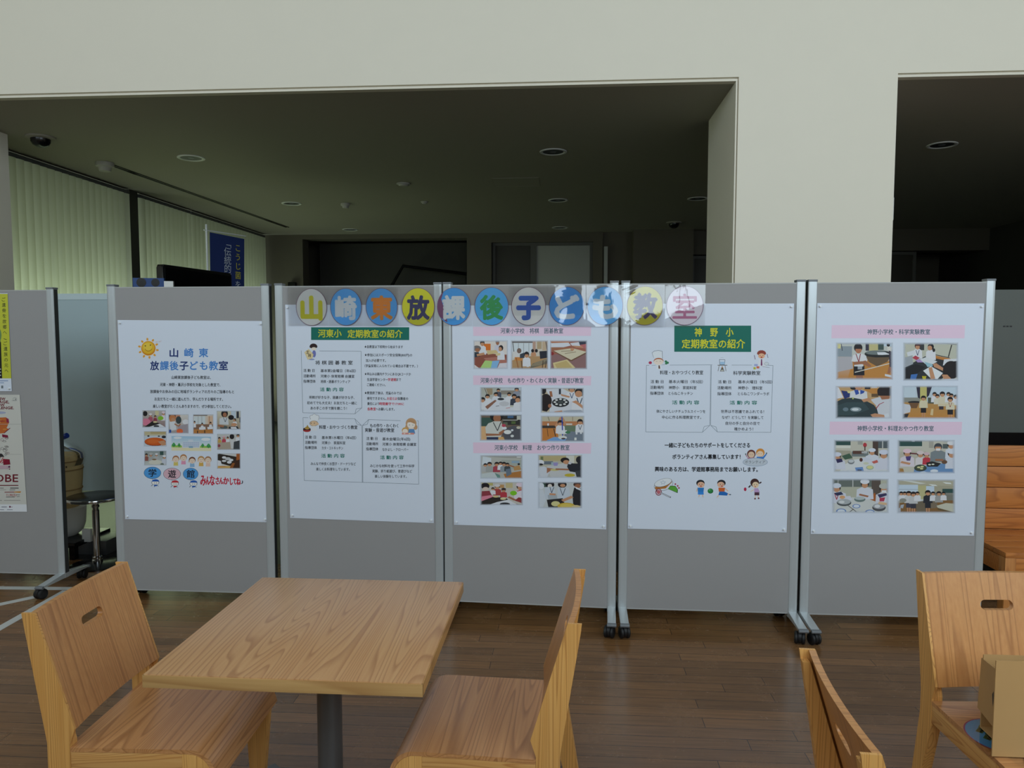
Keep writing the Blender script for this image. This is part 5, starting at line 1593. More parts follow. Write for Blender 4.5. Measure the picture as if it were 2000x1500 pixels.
for nm_, x, sh_, pa, rr in (('boy_illustration', 1368, (40, 130, 206), (50, 140, 226), 0), ('boy_illustration', 1409, (222, 104, 40), (30, 110, 190), 1)):
    k = Ink(S4, 0.0005, 0.000012)
    y = 946
    k.oval(x, y - 2.4, 8.2, 6.6, (24, 26, 34)).oval(x + (1 if rr == 0 else -1), y + .6, 7.0, 5.6, (240, 190, 160)).oval(x - 2, y, .7, 1.0, BLK, 8).oval(x + 3, y, .7, 1.0, BLK, 8).oval(x + 1, y + 3.4, 1.6, 1.2, (190, 50, 60), 10)
    k.poly([(x - 6, y + 6.5), (x + 7, y + 6.5), (x + 6, y + 14.5), (x - 5, y + 14.5)], sh_)
    if rr == 0:
        k.poly([(x - 5, y + 14.5), (x + 6, y + 14.5), (x + 6.5, y + 20), (x - 5, y + 20)], pa).line([(x - 2, y + 20), (x - 3, y + 24.5)], 2.0, (240, 200, 170)).line([(x + 4, y + 20), (x + 5, y + 25)], 2.0, (240, 200, 170)).oval(x - 3.5, y + 25, 2.2, 1.1, (226, 230, 236), 10).oval(x + 5.4, y + 25.4, 2.2, 1.1, (226, 230, 236), 10).line([(x - 6, y + 8), (x - 7.5, y + 14)], 1.8, (240, 200, 170))
    else:
        k.poly([(x - 4, y + 14), (x + 6, y + 14), (x + 13, y + 17.5), (x + 11, y + 22), (x - 6, y + 21)], pa).line([(x + 12, y + 19), (x + 17, y + 20)], 2.0, (240, 200, 170)).line([(x - 5, y + 21), (x - 9, y + 25.6)], 2.0, (240, 200, 170)).oval(x - 9, y + 26, 2.2, 1.1, (226, 230, 236), 10).oval(x + 17, y + 20, 2, 1.1, (70, 90, 110), 10).line([(x + 7, y + 8), (x + 13, y + 13)], 1.8, (240, 200, 170))
    k.build(nm_, P4)
k = Ink(S4, 0.0005, 0.000012)
k.oval(1387.5, 959, 5.6, 5.0, (20, 90, 40)).oval(1387.2, 958.6, 5.0, 4.4, (40, 140, 66)).oval(1386, 957, 1.6, 1.2, (120, 196, 130), 10)
k.build('green_ball_illustration', P4)
k = Ink(S4, 0.0005, 0.000012)   # girl with pigtails
k.oval(1474, 943, 8.6, 8.4, (70, 36, 34)).oval(1475.6, 947, 6.4, 6.0, (246, 216, 180)).oval(1473, 946.6, .7, 1, BLK, 8).oval(1478, 946.4, .7, 1, BLK, 8).oval(1475, 950.4, 1.2, 1.2, (206, 70, 80), 8)
k.line([(1466, 948), (1462, 952)], 2.6, (60, 34, 40)).line([(1483, 944), (1487, 941.5)], 2.6, (60, 34, 40))
k.poly([(1473, 953.5), (1480.5, 953.5), (1484, 961), (1473, 962)], (206, 170, 216)).rect(1473.5, 961.4, 1483, 967.4, (84, 50, 66)).line([(1475.5, 967.4), (1475, 973)], 1.8, (246, 216, 190)).line([(1480.6, 967.4), (1481, 972.4)], 1.8, (246, 216, 190)).oval(1474.6, 974, 1.7, 1.6, (110, 40, 50), 10).oval(1481.6, 973.2, 1.7, 1.6, (110, 40, 50), 10)
k.oval(1455.4, 955.6, 2.6, 3.6, (190, 30, 76), 16).line([(1473, 956), (1466, 960)], 1.6, (246, 216, 190))
k.build('girl_illustration', P4)

# ---- poster with eight large photos (board 5)
m5 = [(-0.4089, 1.7023), (0.4043, 1.6986), (0.4033, 0.5208), (-0.4091, 0.5158)]
P5 = poster(5, m5, 'white poster with eight large photos under two pink heading strips')
S5 = Sheet([(1596.4, 592), (1921.7, 592.7), (1901.5, 1046), (1583.6, 1043)], m5)
pins(P5, m5, 'eight photo poster')
for q, s, a, b, y in (([(1624.7, 635), (1884, 635), (1883, 660.6), (1624, 660.6)], '神野小学校・科学実験教室', 1694, 1816, 648.2), ([(1621, 823.5), (1878.5, 823.8), (1877, 849), (1620, 848.8)], '神野小学校・料理おやつ作り教室', 1674.5, 1823, 836.8)):
    k = Ink(S5)
    k.poly(q, PINK)
    k.text(s, a, b, y, 10.4, TEAL, .14)
    k.build('heading_strip', P5)
FL = (204, 140, 66)
photo(S5, P5, (1633, 669, 1743.7, 741.8), [(R_, 0, 0, 1, .4, (206, 208, 200)), (R_, 0, .1, .28, .38, (150, 162, 170)), (R_, .02, .02, .08, .16, (230, 220, 150)), (L_, [(.09, 0), (.11, .22)], .012, (60, 60, 70)), (G_, 0, .38, 1, 1, (206, 190, 180), FL), (P_, [(.3, .45), (1, .5), (1, 1), (.2, 1)], FL), (P_, [(0, .4), (.28, .38), (.3, .7), (0, .8)], (190, 186, 190)), (R_, .52, 0, .58, .22, (60, 56, 74)), (R_, .58, 0, .74, .22, (206, 196, 140)), (R_, .74, 0, .84, .2, (70, 90, 84)), (R_, .84, 0, .98, .1, (206, 222, 232)), (E_, .74, .3, .24, .09, (50, 54, 54)), (E_, .7, .27, .18, .06, (120, 130, 128)), (P_, [(.72, .26), (.86, .26), (.96, .32), (.74, .34)], (232, 234, 238)), (P_, [(.52, .36), (.96, .38), (.9, .52), (.72, .64), (.58, .52)], (112, 90, 66)), (P_, [(.5, .32), (.98, .34), (.97, .39), (.7, .4), (.54, .37)], (34, 36, 36))] +
      [(P_, [(.33, .66), (.48, .66), (.47, 1), (.36, 1)], SK2), (R_, .31, .62, .5, .88, (26, 28, 36)), (P_, [(.3, .34), (.36, .3), (.46, .3), (.53, .36), (.55, .5), (.48, .54), (.48, .64), (.32, .64), (.32, .52), (.27, .5)], (232, 232, 234)), (P_, [(.3, .52), (.46, .5), (.6, .6), (.62, .66), (.46, .58), (.32, .6)], SK2), (P_, [(.42, .52), (.52, .48), (.62, .62), (.58, .66)], SK2), (E_, .39, .14, .075, .12, (40, 34, 36)), (E_, .395, .2, .055, .09, (190, 124, 90)), (R_, .325, .1, .455, .17, (40, 34, 36)), (L_, [(.35, .3), (.4, .52), (.43, .3)], .014, (150, 40, 60)), (R_, .38, .64, .46, .72, (170, 176, 184)), (L_, [(.33, .8), (1, .54)], .022, (226, 220, 206)), (P_, [(.93, .2), (1, .2), (1, .7), (.94, .66)], (60, 50, 66)), (P_, [(.9, .1), (1, .14), (.98, .24), (.9, .2)], (232, 226, 214)), (P_, [(.93, .64), (1, .68), (.94, .84), (.9, .82)], SK2), (P_, [(.86, .84), (.98, .88), (.98, .94), (.86, .9)], (226, 226, 230)), (E_, .92, .06, .03, .05, HB)])
photo(S5, P5, (1764, 669, 1871, 743.5), [(R_, 0, 0, 1, 1, (200, 200, 182)), (R_, .26, 0, .38, .2, (56, 60, 60)), (L_, [(.6, 0), (1, .06)], .012, (70, 70, 70)), (L_, [(.88, .06), (.82, .38)], .02, (50, 46, 46)), (P_, [(.58, .34), (.86, .42), (.9, .6), (.6, .5)], (200, 130, 60)), (L_, [(.58, .32), (.84, .4)], .02, (50, 46, 46)), (P_, [(0, .66), (.4, .36), (.8, .48), (.92, .7), (.66, 1), (0, 1)], (46, 50, 54)), (P_, [(0, .72), (.22, .56), (.4, .64), (.1, 1), (0, 1)], (26, 26, 32)), (P_, [(0, .4), (.16, .34), (.18, .56), (.02, .66)], (170, 176, 182))] + kid(.26, .1, .16, WH, (90, 50, 46), lan=(60, 70, 110)) + kid(.5, .12, .17, WH, HB, face=-1) + [(E_, .555, .2, .025, .05, HB), (P_, [(.06, .26), (.2, .2), (.22, .32), (.08, .36)], (226, 228, 232)), (P_, [(.16, .4), (.22, .34), (.3, .4), (.24, .46)], (190, 60, 80)), (P_, [(.22, .46), (.34, .42), (.4, .52), (.26, .52)], (180, 150, 206)), (P_, [(.3, .44), (.42, .38), (.62, .5), (.52, .58), (.4, .56)], (226, 230, 232)), (P_, [(.38, .5), (.52, .56), (.54, .62), (.44, .64)], (160, 200, 212)), (P_, [(.36, .74), (.5, .62), (.72, .8), (.62, .96), (.5, .94)], (236, 238, 240)), (P_, [(.54, .56), (.6, .54), (.74, .68), (.72, .74), (.56, .64)], SK), (P_, [(.46, .66), (.52, .64), (.58, .94), (.5, .98)], SK), (P_, [(.74, .44), (1, .42), (1, .56), (.72, .6)], (226, 228, 232)), (E_, .87, .72, .15, .24, (30, 24, 26)), (P_, [(.74, .6), (.86, .5), (1, .48), (1, .9), (.84, .94)], (30, 24, 26)), (P_, [(.7, .84), (.8, .84), (.88, .96), (.74, .98)], SK), (P_, [(.12, 1), (.14, .84), (.26, .82), (.22, 1)], (70, 120, 190)), (P_, [(.34, .88), (.42, .88), (.4, 1), (.36, 1)], (206, 190, 40)), (P_, [(.72, .96), (1, .94), (1, 1), (.72, 1)], (226, 228, 232))])
photo(S5, P5, (1632, 753.7, 1741.6, 817.4), [(R_, 0, 0, 1, 1, (206, 166, 116)), (P_, [(.5, .1), (1, .06), (1, .3), (.7, .3)], FL), (R_, .52, 0, .62, .1, (40, 40, 50)), (R_, .64, 0, .74, .06, (226, 226, 230)), (P_, [(0, 0), (.06, .06), (.14, .36), (0, .4)], (232, 232, 238)), (P_, [(.1, .14), (.26, .18), (.26, .34), (.16, .4)], (40, 56, 120)), (P_, [(.2, .14), (.32, .16), (.34, .24), (.22, .22)], (226, 214, 150)), (E_, .32, .06, .06, .06, HB)] + kid(.41, .04, .2, (226, 226, 228), (190, 130, 90), wide=1.5) + [(P_, [(.33, .12), (.4, .12), (.42, .24), (.36, .28)], (50, 84, 170)), (P_, [(.44, .12), (.52, .16), (.5, .22), (.44, .26)], (50, 84, 170)), (R_, .64, .24, .76, .34, (110, 84, 54)), (P_, [(0, .5), (.12, .4), (.3, .36), (.5, .42), (.68, .58), (.78, .8), (.8, 1), (0, 1)], (46, 62, 66)), (P_, [(.0, .62), (.2, .5), (.5, .5), (.6, .72), (.3, .9), (0, .9)], (58, 78, 82)), (E_, .36, .72, .1, .07, (150, 164, 170)), (E_, .35, .72, .06, .04, (222, 228, 230)), (E_, .18, .72, .05, .06, (110, 130, 140)), (E_, .31, .38, .015, .03, (200, 210, 120)), (P_, [(.62, .42), (.78, .34), (1, .4), (1, 1), (.78, 1), (.72, .6)], (216, 218, 224)), (P_, [(.46, .42), (.6, .36), (.64, .44), (.5, .5)], SK), (E_, .87, .16, .13, .16, (40, 30, 32)), (P_, [(.78, .28), (.97, .28), (.95, .4), (.82, .42)], SK2), (P_, [(.74, .2), (1, .16), (1, .3), (.76, .3)], (40, 30, 32)), (L_, [(.72, .7), (.78, .56), (.86, .5)], .016, (170, 40, 60)), (P_, [(.62, .88), (.7, .84), (.9, .9), (.88, .98), (.66, .96)], SK), (P_, [(.86, .86), (.94, .84), (.96, 1), (.88, 1)], (226, 230, 236))])
photo(S5, P5, (1762, 753, 1870.4, 818), [(R_, 0, 0, 1, .5, (200, 212, 220)), (R_, 0, .36, .32, .5, (150, 150, 140)), (R_, 0, .02, .24, .36, (206, 220, 230)), (R_, .52, .04, 1, .26, (206, 222, 234)), (G_, 0, .5, 1, 1, (190, 146, 84), FL), (P_, [(.25, 0), (.32, 0), (.32, .4), (.28, .36)], (50, 44, 64)), (R_, .32, 0, .44, .5, (206, 196, 120)), (P_, [(.44, 0), (.54, 0), (.48, .3), (.44, .36)], (50, 44, 64)), (R_, .46, .36, 1, .54, (84, 90, 76)), (P_, [(0, .54), (.16, .58), (.14, .8), (0, .86)], (216, 218, 224)), (E_, .22, .5, .12, .04, (40, 40, 44)), (P_, [(.12, .52), (.3, .52), (.26, .68), (.16, .68)], (120, 84, 54)), (P_, [(0, .86), (.12, .84), (.08, 1), (0, 1)], (50, 50, 56))] + kid(.58, .26, .12, WH) + kid(.63, .32, .12, (226, 220, 200)) + kid(.72, .26, .15, (226, 216, 190), legs=None) + [(P_, [(.66, .42), (.77, .4), (.78, .62), (.64, .62)], (226, 214, 186)), (R_, .66, .62, .74, .72, (60, 50, 60))] + kid(.83, .26, .12, WH) + kid(.88, .3, .12, WH) + kid(.96, .34, .12, WH) + kid(.38, .38, .145, (226, 214, 180), legs=(34, 30, 34)) + kid(.86, .42, .15, (226, 216, 190), legs=(34, 30, 34), lan=(150, 50, 60)) + [(P_, [(.52, .7), (.56, .7), (.55, .9), (.5, .88)], (226, 200, 150)), (L_, [(.66, .56), (.98, .6)], .02, (226, 206, 160)), (P_, [(.94, .7), (1, .74), (.98, 1), (.94, .98)], (90, 70, 56))])
GB = (50, 84, 80)
photo(S5, P5, (1629, 859, 1736.7, 922), [(R_, 0, 0, 1, 1, (206, 202, 186)), (R_, .02, .02, .3, .17, GB), (R_, .02, .17, .3, .26, (226, 226, 214)), (R_, .12, 0, .17, .03, WH), (R_, .43, .02, .52, .15, (170, 170, 160)), (R_, .7, 0, .8, .5, (84, 66, 60)), (R_, .8, 0, 1, .26, (90, 100, 104)), (R_, .87, 0, .89, .26, (200, 200, 196)), (E_, .56, .16, .035, .07, (190, 60, 70)), (R_, .55, .2, .57, .34, (80, 50, 50)), (P_, [(0, .32), (.3, .34), (.34, .6), (0, .6)], (176, 170, 150)), (P_, [(.14, .5), (.28, .42), (.34, .56), (.2, .62)], (70, 100, 80)), (R_, .32, .36, .62, .52, (120, 130, 130)), (R_, .34, .34, .54, .44, (96, 64, 54)), (R_, .5, .36, .6, .42, (190, 190, 190)), (P_, [(.1, 1), (.16, .8), (.34, .62), (.62, .56), (1, .7), (1, 1)], (226, 228, 228))] + kid(.06, .52, .2, (220, 222, 234), hat=(222, 226, 240), wide=1.4) + kid(.69, .38, .18, (222, 224, 234), hat=(226, 230, 242), wide=1.3) + kid(.9, .46, .23, (220, 222, 234), hat=(220, 224, 240), wide=1.3) + [(P_, [(.03, .6), (.14, .58), (.16, .68), (.06, .72)], (50, 46, 90)), (E_, .31, .68, .06, .08, (130, 136, 140)), (E_, .31, .66, .05, .05, (206, 210, 212)), (P_, [(.48, .56), (.56, .54), (.7, .62), (.52, .66)], (214, 218, 230)), (E_, .49, .62, .03, .06, (90, 50, 44)), (P_, [(.68, .68), (.78, .62), (.8, .7), (.72, .74)], (206, 100, 90)), (E_, .58, .73, .05, .04, (214, 216, 190)), (E_, .65, .86, .07, .07, (170, 190, 170)), (E_, .65, .85, .055, .05, (226, 220, 150)), (P_, [(.38, .86), (.52, .84), (.54, .98), (.4, .98)], (110, 150, 206)), (P_, [(.42, .92), (.5, .92), (.5, .98), (.43, .98)], (40, 60, 100))])
photo(S5, P5, (1752.8, 859, 1864, 924.3), [(R_, 0, 0, 1, 1, (206, 202, 186)), (R_, .02, .02, .43, .2, GB), (R_, .02, .19, .43, .215, (210, 210, 200)), (R_, .25, 0, .3, .05, WH), (R_, .55, .04, .63, .24, (176, 172, 160)), (R_, .79, .12, .88, .26, (90, 100, 100)), (R_, .8, .02, 1, .08, (190, 190, 184)), (P_, [(0, .36), (.5, .34), (.56, .7), (0, .8)], (196, 190, 174)), (L_, [(.2, .4), (.52, .44)], .04, (110, 50, 56)), (P_, [(.3, .8), (.8, .7), (1, .84), (1, 1), (.28, 1)], (110, 150, 196)), (P_, [(0, .84), (.1, .86), (.12, 1), (0, 1)], (176, 130, 70))] + kid(.17, .4, .2, (226, 216, 224), hat=(240, 206, 216), wide=1.2) + kid(.4, .44, .17, (226, 220, 220), hat=(226, 210, 210)) + kid(.51, .46, .14, (200, 60, 76), hat=(220, 190, 196)) + kid(.71, .22, .22, (130, 140, 144), (70, 76, 84), wide=1.2, mask=True) + kid(.94, .16, .2, (222, 226, 234), hat=WH) + kid(.95, .42, .22, (220, 222, 232), hat=(226, 230, 240)) + [(P_, [(.14, .5), (.24, .48), (.22, .62), (.16, .62)], (84, 66, 130)), (E_, .4, .84, .11, .1, (60, 66, 60)), (E_, .4, .82, .1, .085, (70, 84, 66)), (P_, [(.5, .68), (.6, .64), (.76, .7), (.7, .8), (.52, .8)], (40, 40, 42)), (E_, .37, .82, .03, .025, (226, 222, 160)), (E_, .43, .8, .03, .025, (226, 222, 160)), (E_, .42, .86, .03, .025, (226, 222, 160)), (E_, .56, .74, .025, .02, (240, 240, 220)), (E_, .62, .73, .025, .02, (240, 240, 220)), (E_, .64, .93, .07, .05, (226, 232, 240)), (E_, .45, 1, .07, .06, (220, 230, 240)), (L_, [(.06, .66), (.22, .72)], .06, SK), (E_, .82, .66, .05, .06, (110, 80, 60)), (L_, [(.66, .6), (.8, .6)], .06, SK2)])
photo(S5, P5, (1625.4, 934.8, 1735.3, 1002), [(R_, 0, 0, 1, 1, (190, 190, 170)), (R_, .0, 0, .7, .24, (110, 118, 112)), (R_, .1, 0, .11, .24, (200, 200, 196)), (R_, .36, 0, .375, .24, (210, 210, 206)), (R_, .7, 0, .86, .5, (96, 84, 76)), (P_, [(.64, .6), (.76, .4), (.8, .7), (.68, .72)], (176, 96, 44)), (P_, [(.0, .76), (.36, .54), (.66, .6), (1, .8), (1, 1), (0, 1)], (216, 218, 214))] + kid(.08, .28, .22, (220, 222, 234), hat=(220, 226, 238), wide=1.5, lan=(180, 60, 80)) + kid(.58, .16, .22, (222, 224, 234), hat=(232, 234, 242), wide=1.3) + kid(.92, .3, .24, (220, 222, 232), hat=(196, 198, 190), mask=True, wide=1.2) + [(P_, [(.03, .42), (.16, .38), (.2, .46), (.08, .5)], (50, 56, 90)), (P_, [(.8, .46), (.96, .42), (.98, .48), (.84, .56)], (60, 56, 96)), (P_, [(.84, .56), (.94, .54), (.92, .66), (.84, .66)], (190, 60, 90)), (P_, [(.2, .52), (.32, .5), (.36, .62), (.2, .66)], (218, 220, 232)), (E_, .21, .7, .13, .1, (84, 90, 92)), (E_, .21, .67, .12, .08, (180, 186, 188)), (E_, .17, .68, .05, .04, (226, 228, 228)), (E_, .18, .54, .05, .05, (226, 170, 120)), (E_, .49, .6, .1, .08, (110, 130, 126)), (E_, .49, .57, .09, .05, (190, 200, 200)), (L_, [(.48, .46), (.64, .52)], .05, SK2), (E_, .83, .84, .12, .11, (84, 84, 88)), (E_, .83, .8, .11, .08, (170, 172, 176)), (E_, .8, .8, .05, .05, (226, 228, 230)), (L_, [(.82, .7), (.98, .74)], .07, (226, 190, 150)), (E_, .43, .8, .07, .06, (90, 130, 196)), (E_, .43, .8, .055, .045, (222, 230, 240)), (E_, .16, .95, .09, .08, (90, 130, 196)), (E_, .16, .95, .07, .06, (222, 230, 240)), (E_, .67, .97, .085, .07, (90, 130, 196)), (E_, .67, .97, .065, .05, (222, 230, 240)), (L_, [(.28, .78), (.46, 1)], .014, (90, 84, 84)), (L_, [(.3, .98), (.38, .88)], .014, (90, 84, 84))])
photo(S5, P5, (1752, 936, 1864.8, 1002), [(R_, 0, 0, 1, 1, (176, 170, 146)), (P_, [(0, 0), (1, 0), (1, .2), (0, .14)], (186, 180, 156)), (P_, [(.02, .02), (.2, .03), (.5, .12), (.4, .14)], (220, 222, 214)), (P_, [(.54, .14), (.66, .16), (.7, .2), (.6, .19)], (236, 240, 236)), (P_, [(.78, .08), (.92, .1), (.94, .14), (.84, .13)], (236, 240, 236)), (R_, 0, .16, .36, .42, (206, 222, 236)), (R_, .48, .2, .64, .38, (206, 222, 236)), (L_, [(0, .3), (.36, .3)], .012, (150, 160, 170)), (R_, 0, .38, 1, .5, (140, 140, 130)), (R_, .36, .18, .5, .6, (196, 190, 140)), (R_, .78, .28, 1, .4, GB), (P_, [(0, .7), (1, .6), (1, 1), (0, 1)], (140, 104, 62)), (P_, [(.3, .62), (.52, .6), (.52, .98), (.34, .96)], (120, 108, 88)), (P_, [(.29, .62), (.46, .58), (.54, .62), (.36, .66)], (214, 218, 214)), (P_, [(.56, .58), (.68, .56), (.7, .84), (.58, .86)], (130, 116, 96)), (P_, [(.55, .58), (.62, .55), (.7, .58), (.6, .6)], (206, 212, 210)), (P_, [(.68, .78), (.84, .7), (1, .72), (1, .98), (.7, .84)], (206, 204, 184)), (R_, .78, .46, 1, .62, (130, 130, 120))] + kid(.07, .42, .11, WH) + kid(.13, .42, .11, WH) + kid(.2, .42, .14, (214, 214, 214), legs=(70, 70, 84)) + kid(.28, .44, .14, (206, 206, 206), legs=(60, 60, 70)) + kid(.35, .42, .11, WH) + kid(.53, .4, .15, (40, 44, 52), legs=(40, 44, 52)) + kid(.62, .42, .11, WH) + kid(.72, .42, .13, (170, 170, 168)) + kid(.8, .42, .1, WH) + [(P_, [(.06, .76), (.12, .74), (.1, .86), (.05, .84)], (180, 186, 196)), (E_, .1, .62, .06, .06, (150, 150, 140)), (P_, [(0, .86), (.06, .84), (.06, 1), (0, 1)], (190, 190, 196)), (P_, [(.7, .84), (.98, .98), (.98, 1), (.7, .9)], (110, 90, 60))])

# ---- the two posters on the far left board
mY = [(-0.0679, 1.7876), (0.1761, 1.7865), (0.1731, 1.2043), (-0.0665, 1.2027)]
Y1 = poster(0, mY, 'poster with yellow side strip and dark photo at far left', M_paper)
SY = Sheet([(-60, 573), (15, 573), (23, 764), (-50, 764)], mY)
k = Ink(SY)
k.poly([(-3, 574), (15, 574), (22.2, 739), (4.5, 739)], (206, 208, 60))
for i, ch in enumerate('ご遺骨を故郷へ、ご遺族の元へ'):
    y = 585 + i * 10.7
    x = 7.2 + (y - 585) * 0.040
    k.text(ch, x - 3.6, x + 3.6, y, 8.0, (60, 66, 30), .1)
k.build('yellow_strip', Y1)
k = Ink(SY)
k.poly([(-60, 574), (-3, 574), (4.5, 739), (-51, 739)], (60, 84, 60))
k.poly([(-58, 600), (-2, 596), (0, 660), (-56, 668)], (150, 176, 130))
k.poly([(-54, 690), (2, 668), (4.4, 739), (-51, 739)], (18, 22, 24))
k.oval(-12, 688, 10, 12, (26, 32, 30)).oval(-30, 692, 9, 14, (30, 36, 30)).oval(-5, 655, 8, 16, (110, 146, 90))
k.quads([[(-4, 720 + 6 * i), (2, 720 + 6 * i), (2.2, 722 + 6 * i), (-3.8, 722 + 6 * i)] for i in range(3)], (200, 204, 200))
k.build('dark_photo', Y1)
k = Ink(SY)
k.quads([[(-40, 743), (16, 743), (16, 744.4), (-40, 744.4)], [(-40, 747), (8, 747), (8, 748.2), (-40, 748.2)]], (110, 140, 190))
k.rect(2.5, 753, 6.5, 758.5, (120, 130, 136))
k.build('small_print', Y1)
pins(Y1, mY, 'yellow strip poster', (2,))

mR = [(-0.2664, 1.1796), (0.2227, 1.1831), (0.2358, 0.473), (-0.2398, 0.4647)]
Y2 = poster(0, mR, 'creased cream poster with large dark red capital letters at far left', M_cream)
SR = Sheet([(-110, 771), (38.5, 771), (53, 999.5), (-90, 999)], mR)
k = Ink(SR)
MAR = (120, 26, 44)
k.text('NEW', -6, 10.5, 778.8, 6.6, MAR, .3)
k.text('HERITAGE,', -28, 18, 784.8, 6.6, MAR, .3)
k.text('NEW', -8, 9, 790.6, 6.6, MAR, .3)
k.text('CHALLENGE.', -26, 27, 796.4, 6.6, MAR, .3)
k.ring(29, 779.5, 3.6, 3.0, .5, (110, 116, 120), 18).oval(30.2, 779.8, 1.0, 1.0, (50, 54, 58), 10).line([(23, 782.6), (33, 782.6)], .5, (130, 130, 134))
k.build('red_slogan', Y2)
k = Ink(SR)
k.text('KOBE', -28, 35.4, 933.2, 19.5, MAR, .35)
k.rect(-80, 947.2, 36, 949, MAR)
k.build('red_title', Y2)
k = Ink(SR, 0.0005, 0.000012)
random.seed(11)
k.oval(-2, 806, 14, 2.6, (170, 176, 206))
k.poly([(-60, 818), (12, 815), (17, 820), (17.5, 826), (13, 836), (18, 838), (9, 846), (-60, 852)], (206, 110, 50))
for i in range(26):
    x, y = random.uniform(-55, 12), random.uniform(818, 842)
    k.oval(x, y, random.uniform(4, 10), random.uniform(.8, 1.8), random.choice([(226, 160, 70), (206, 120, 50), (190, 60, 60), (232, 196, 120), (180, 70, 50)]), 10)
k.poly([(12, 816), (17, 818), (18, 826), (13, 825)], (160, 40, 70)).line([(8, 846), (20, 836)], 1.4, (130, 30, 60)).poly([(4, 848), (15.5, 850), (16.5, 855), (5, 854)], (136, 20, 60))
for i in range(60):
    x, y = random.uniform(-50, 16), random.uniform(855, 889)
    k.ring(x, y, random.uniform(1.5, 4), random.uniform(1, 2.6), .5, random.choice([(90, 84, 84), (130, 116, 116), (60, 54, 58), (150, 110, 120)]), 10)
k.poly([(-50, 880), (4, 886), (9, 892), (-50, 896)], (50, 44, 48))
k.poly([(6, 896), (19, 897), (20.5, 907), (7, 908)], (140, 20, 50))
for i in range(14):
    x = random.uniform(-50, 4)
    k.line([(x, 905), (x + 8, 893 + random.uniform(-4, 4))], 1.0, random.choice([(190, 40, 60), (40, 30, 34), (236, 226, 220)]))
k.poly([(-50, 909), (16, 909), (17, 916), (-50, 916)], (206, 176, 186)).oval(18.5, 911.5, 1.8, 2.2, (110, 50, 90), 10).oval(19, 916, 1.3, 1, (110, 30, 50), 8)
k.build('abstract_figure', Y2)
k = Ink(SR)
k.quads([[(-30, 952.6), (7.5, 952.6), (7.5, 953.8), (-30, 953.8)], [(20, 952.2), (36.5, 952.2), (36.5, 954.4), (20, 954.4)], [(-30, 956.4), (12, 956.4), (12, 957), (-30, 957)], [(19, 956.2), (30, 956.2), (30, 957.4), (19, 957.4)]], (116, 112, 112))
k.text('11.30(土)', 13, 32, 966.4, 5.0, (176, 60, 66), .15)
k.poly([(9, 960.6), (28, 960.2), (28, 961.8), (9, 962)], (150, 50, 60)).poly([(28, 960.2), (41.5, 959.6), (40, 962.4), (28, 961.8)], (214, 140, 40))
k.quads([[(12, 970), (29, 970), (29, 971.4), (12, 971.4)], [(32, 966), (39, 966), (39, 967), (32, 967)], [(33, 969.4), (38.6, 969.4), (38.6, 970.4), (33, 970.4)], [(8, 976.8), (40, 976.8), (40, 977.5), (8, 977.5)], [(-30, 976.8), (4, 976.8), (4, 977.6), (-30, 977.6)]], (120, 116, 112))
k.build('small_print', Y2)
k = Ink(SR)
k.poly([(-91.5, 985), (51.8, 985), (53, 999.5), (-90, 999)], (240, 242, 246))
k.quads([[(3, 989.4), (13.5, 989.4), (13.5, 990.8), (3, 990.8)], [(-20, 995), (8, 995), (8, 996), (-20, 996)], [(14, 995), (25, 995), (25, 996), (14, 996)]], (120, 124, 140))
k.oval(19.5, 989.8, 1.8, 1.8, (110, 30, 70), 12).line([(20, 990.4), (25, 990)], .7, (130, 60, 90))
k.build('footer_strip', Y2)
cr = Ink(SR, 0.0007)
for y in (828, 887):
    cr.quads([[(-105, y), (42, y), (42, y + .7), (-105, y + .7)]], (186, 184, 178))
cr.build('fold_crease', Y2)

# ------------------------------------------------------------------ laminated letter banner across three boards
ban_a, ban_b = Vector((-1.49, 3.915, 1.6916)), Vector((0.724, 3.824, 1.6916))
bn_dir = (ban_b - ban_a).normalized()
bnr = empty('letter_banner', ban_a, math.atan2(bn_dir.y, bn_dir.x))
tag(bnr, 'long laminated banner of eleven coloured letter discs across three boards', 'banner')
LET = [('山', -1.3618, (226, 226, 224), (214, 208, 24), .084, 0), ('崎', -1.1697, (84, 178, 238), (226, 228, 230), .085, 1), ('東', -0.9726, (84, 178, 238), (236, 148, 44), .085, 1), ('放', -0.773, (224, 220, 30), (28, 36, 96), .087, 1),
       ('課', -0.5795, (56, 160, 230), (218, 222, 224), .088, 1), ('後', -0.3773, (76, 176, 236), (28, 156, 84), .088, 1), ('子', -0.1818, (232, 230, 226), (20, 100, 196), .088, 0), ('ど', 0.0181, (56, 160, 230), (224, 228, 232), .090, 0),
       ('も', 0.2161, (96, 188, 240), (226, 232, 236), .090, 0), ('教', 0.4192, (224, 214, 36), (84, 62, 140), .090, 2), ('室', 0.6215, (232, 222, 232), (190, 110, 150), .091, 3)]
edges_x = [0.0] + [((LET[i][1] + LET[i + 1][1]) / 2 - ban_a.x) / bn_dir.x for i in range(10)] + [(ban_b - ban_a).length]
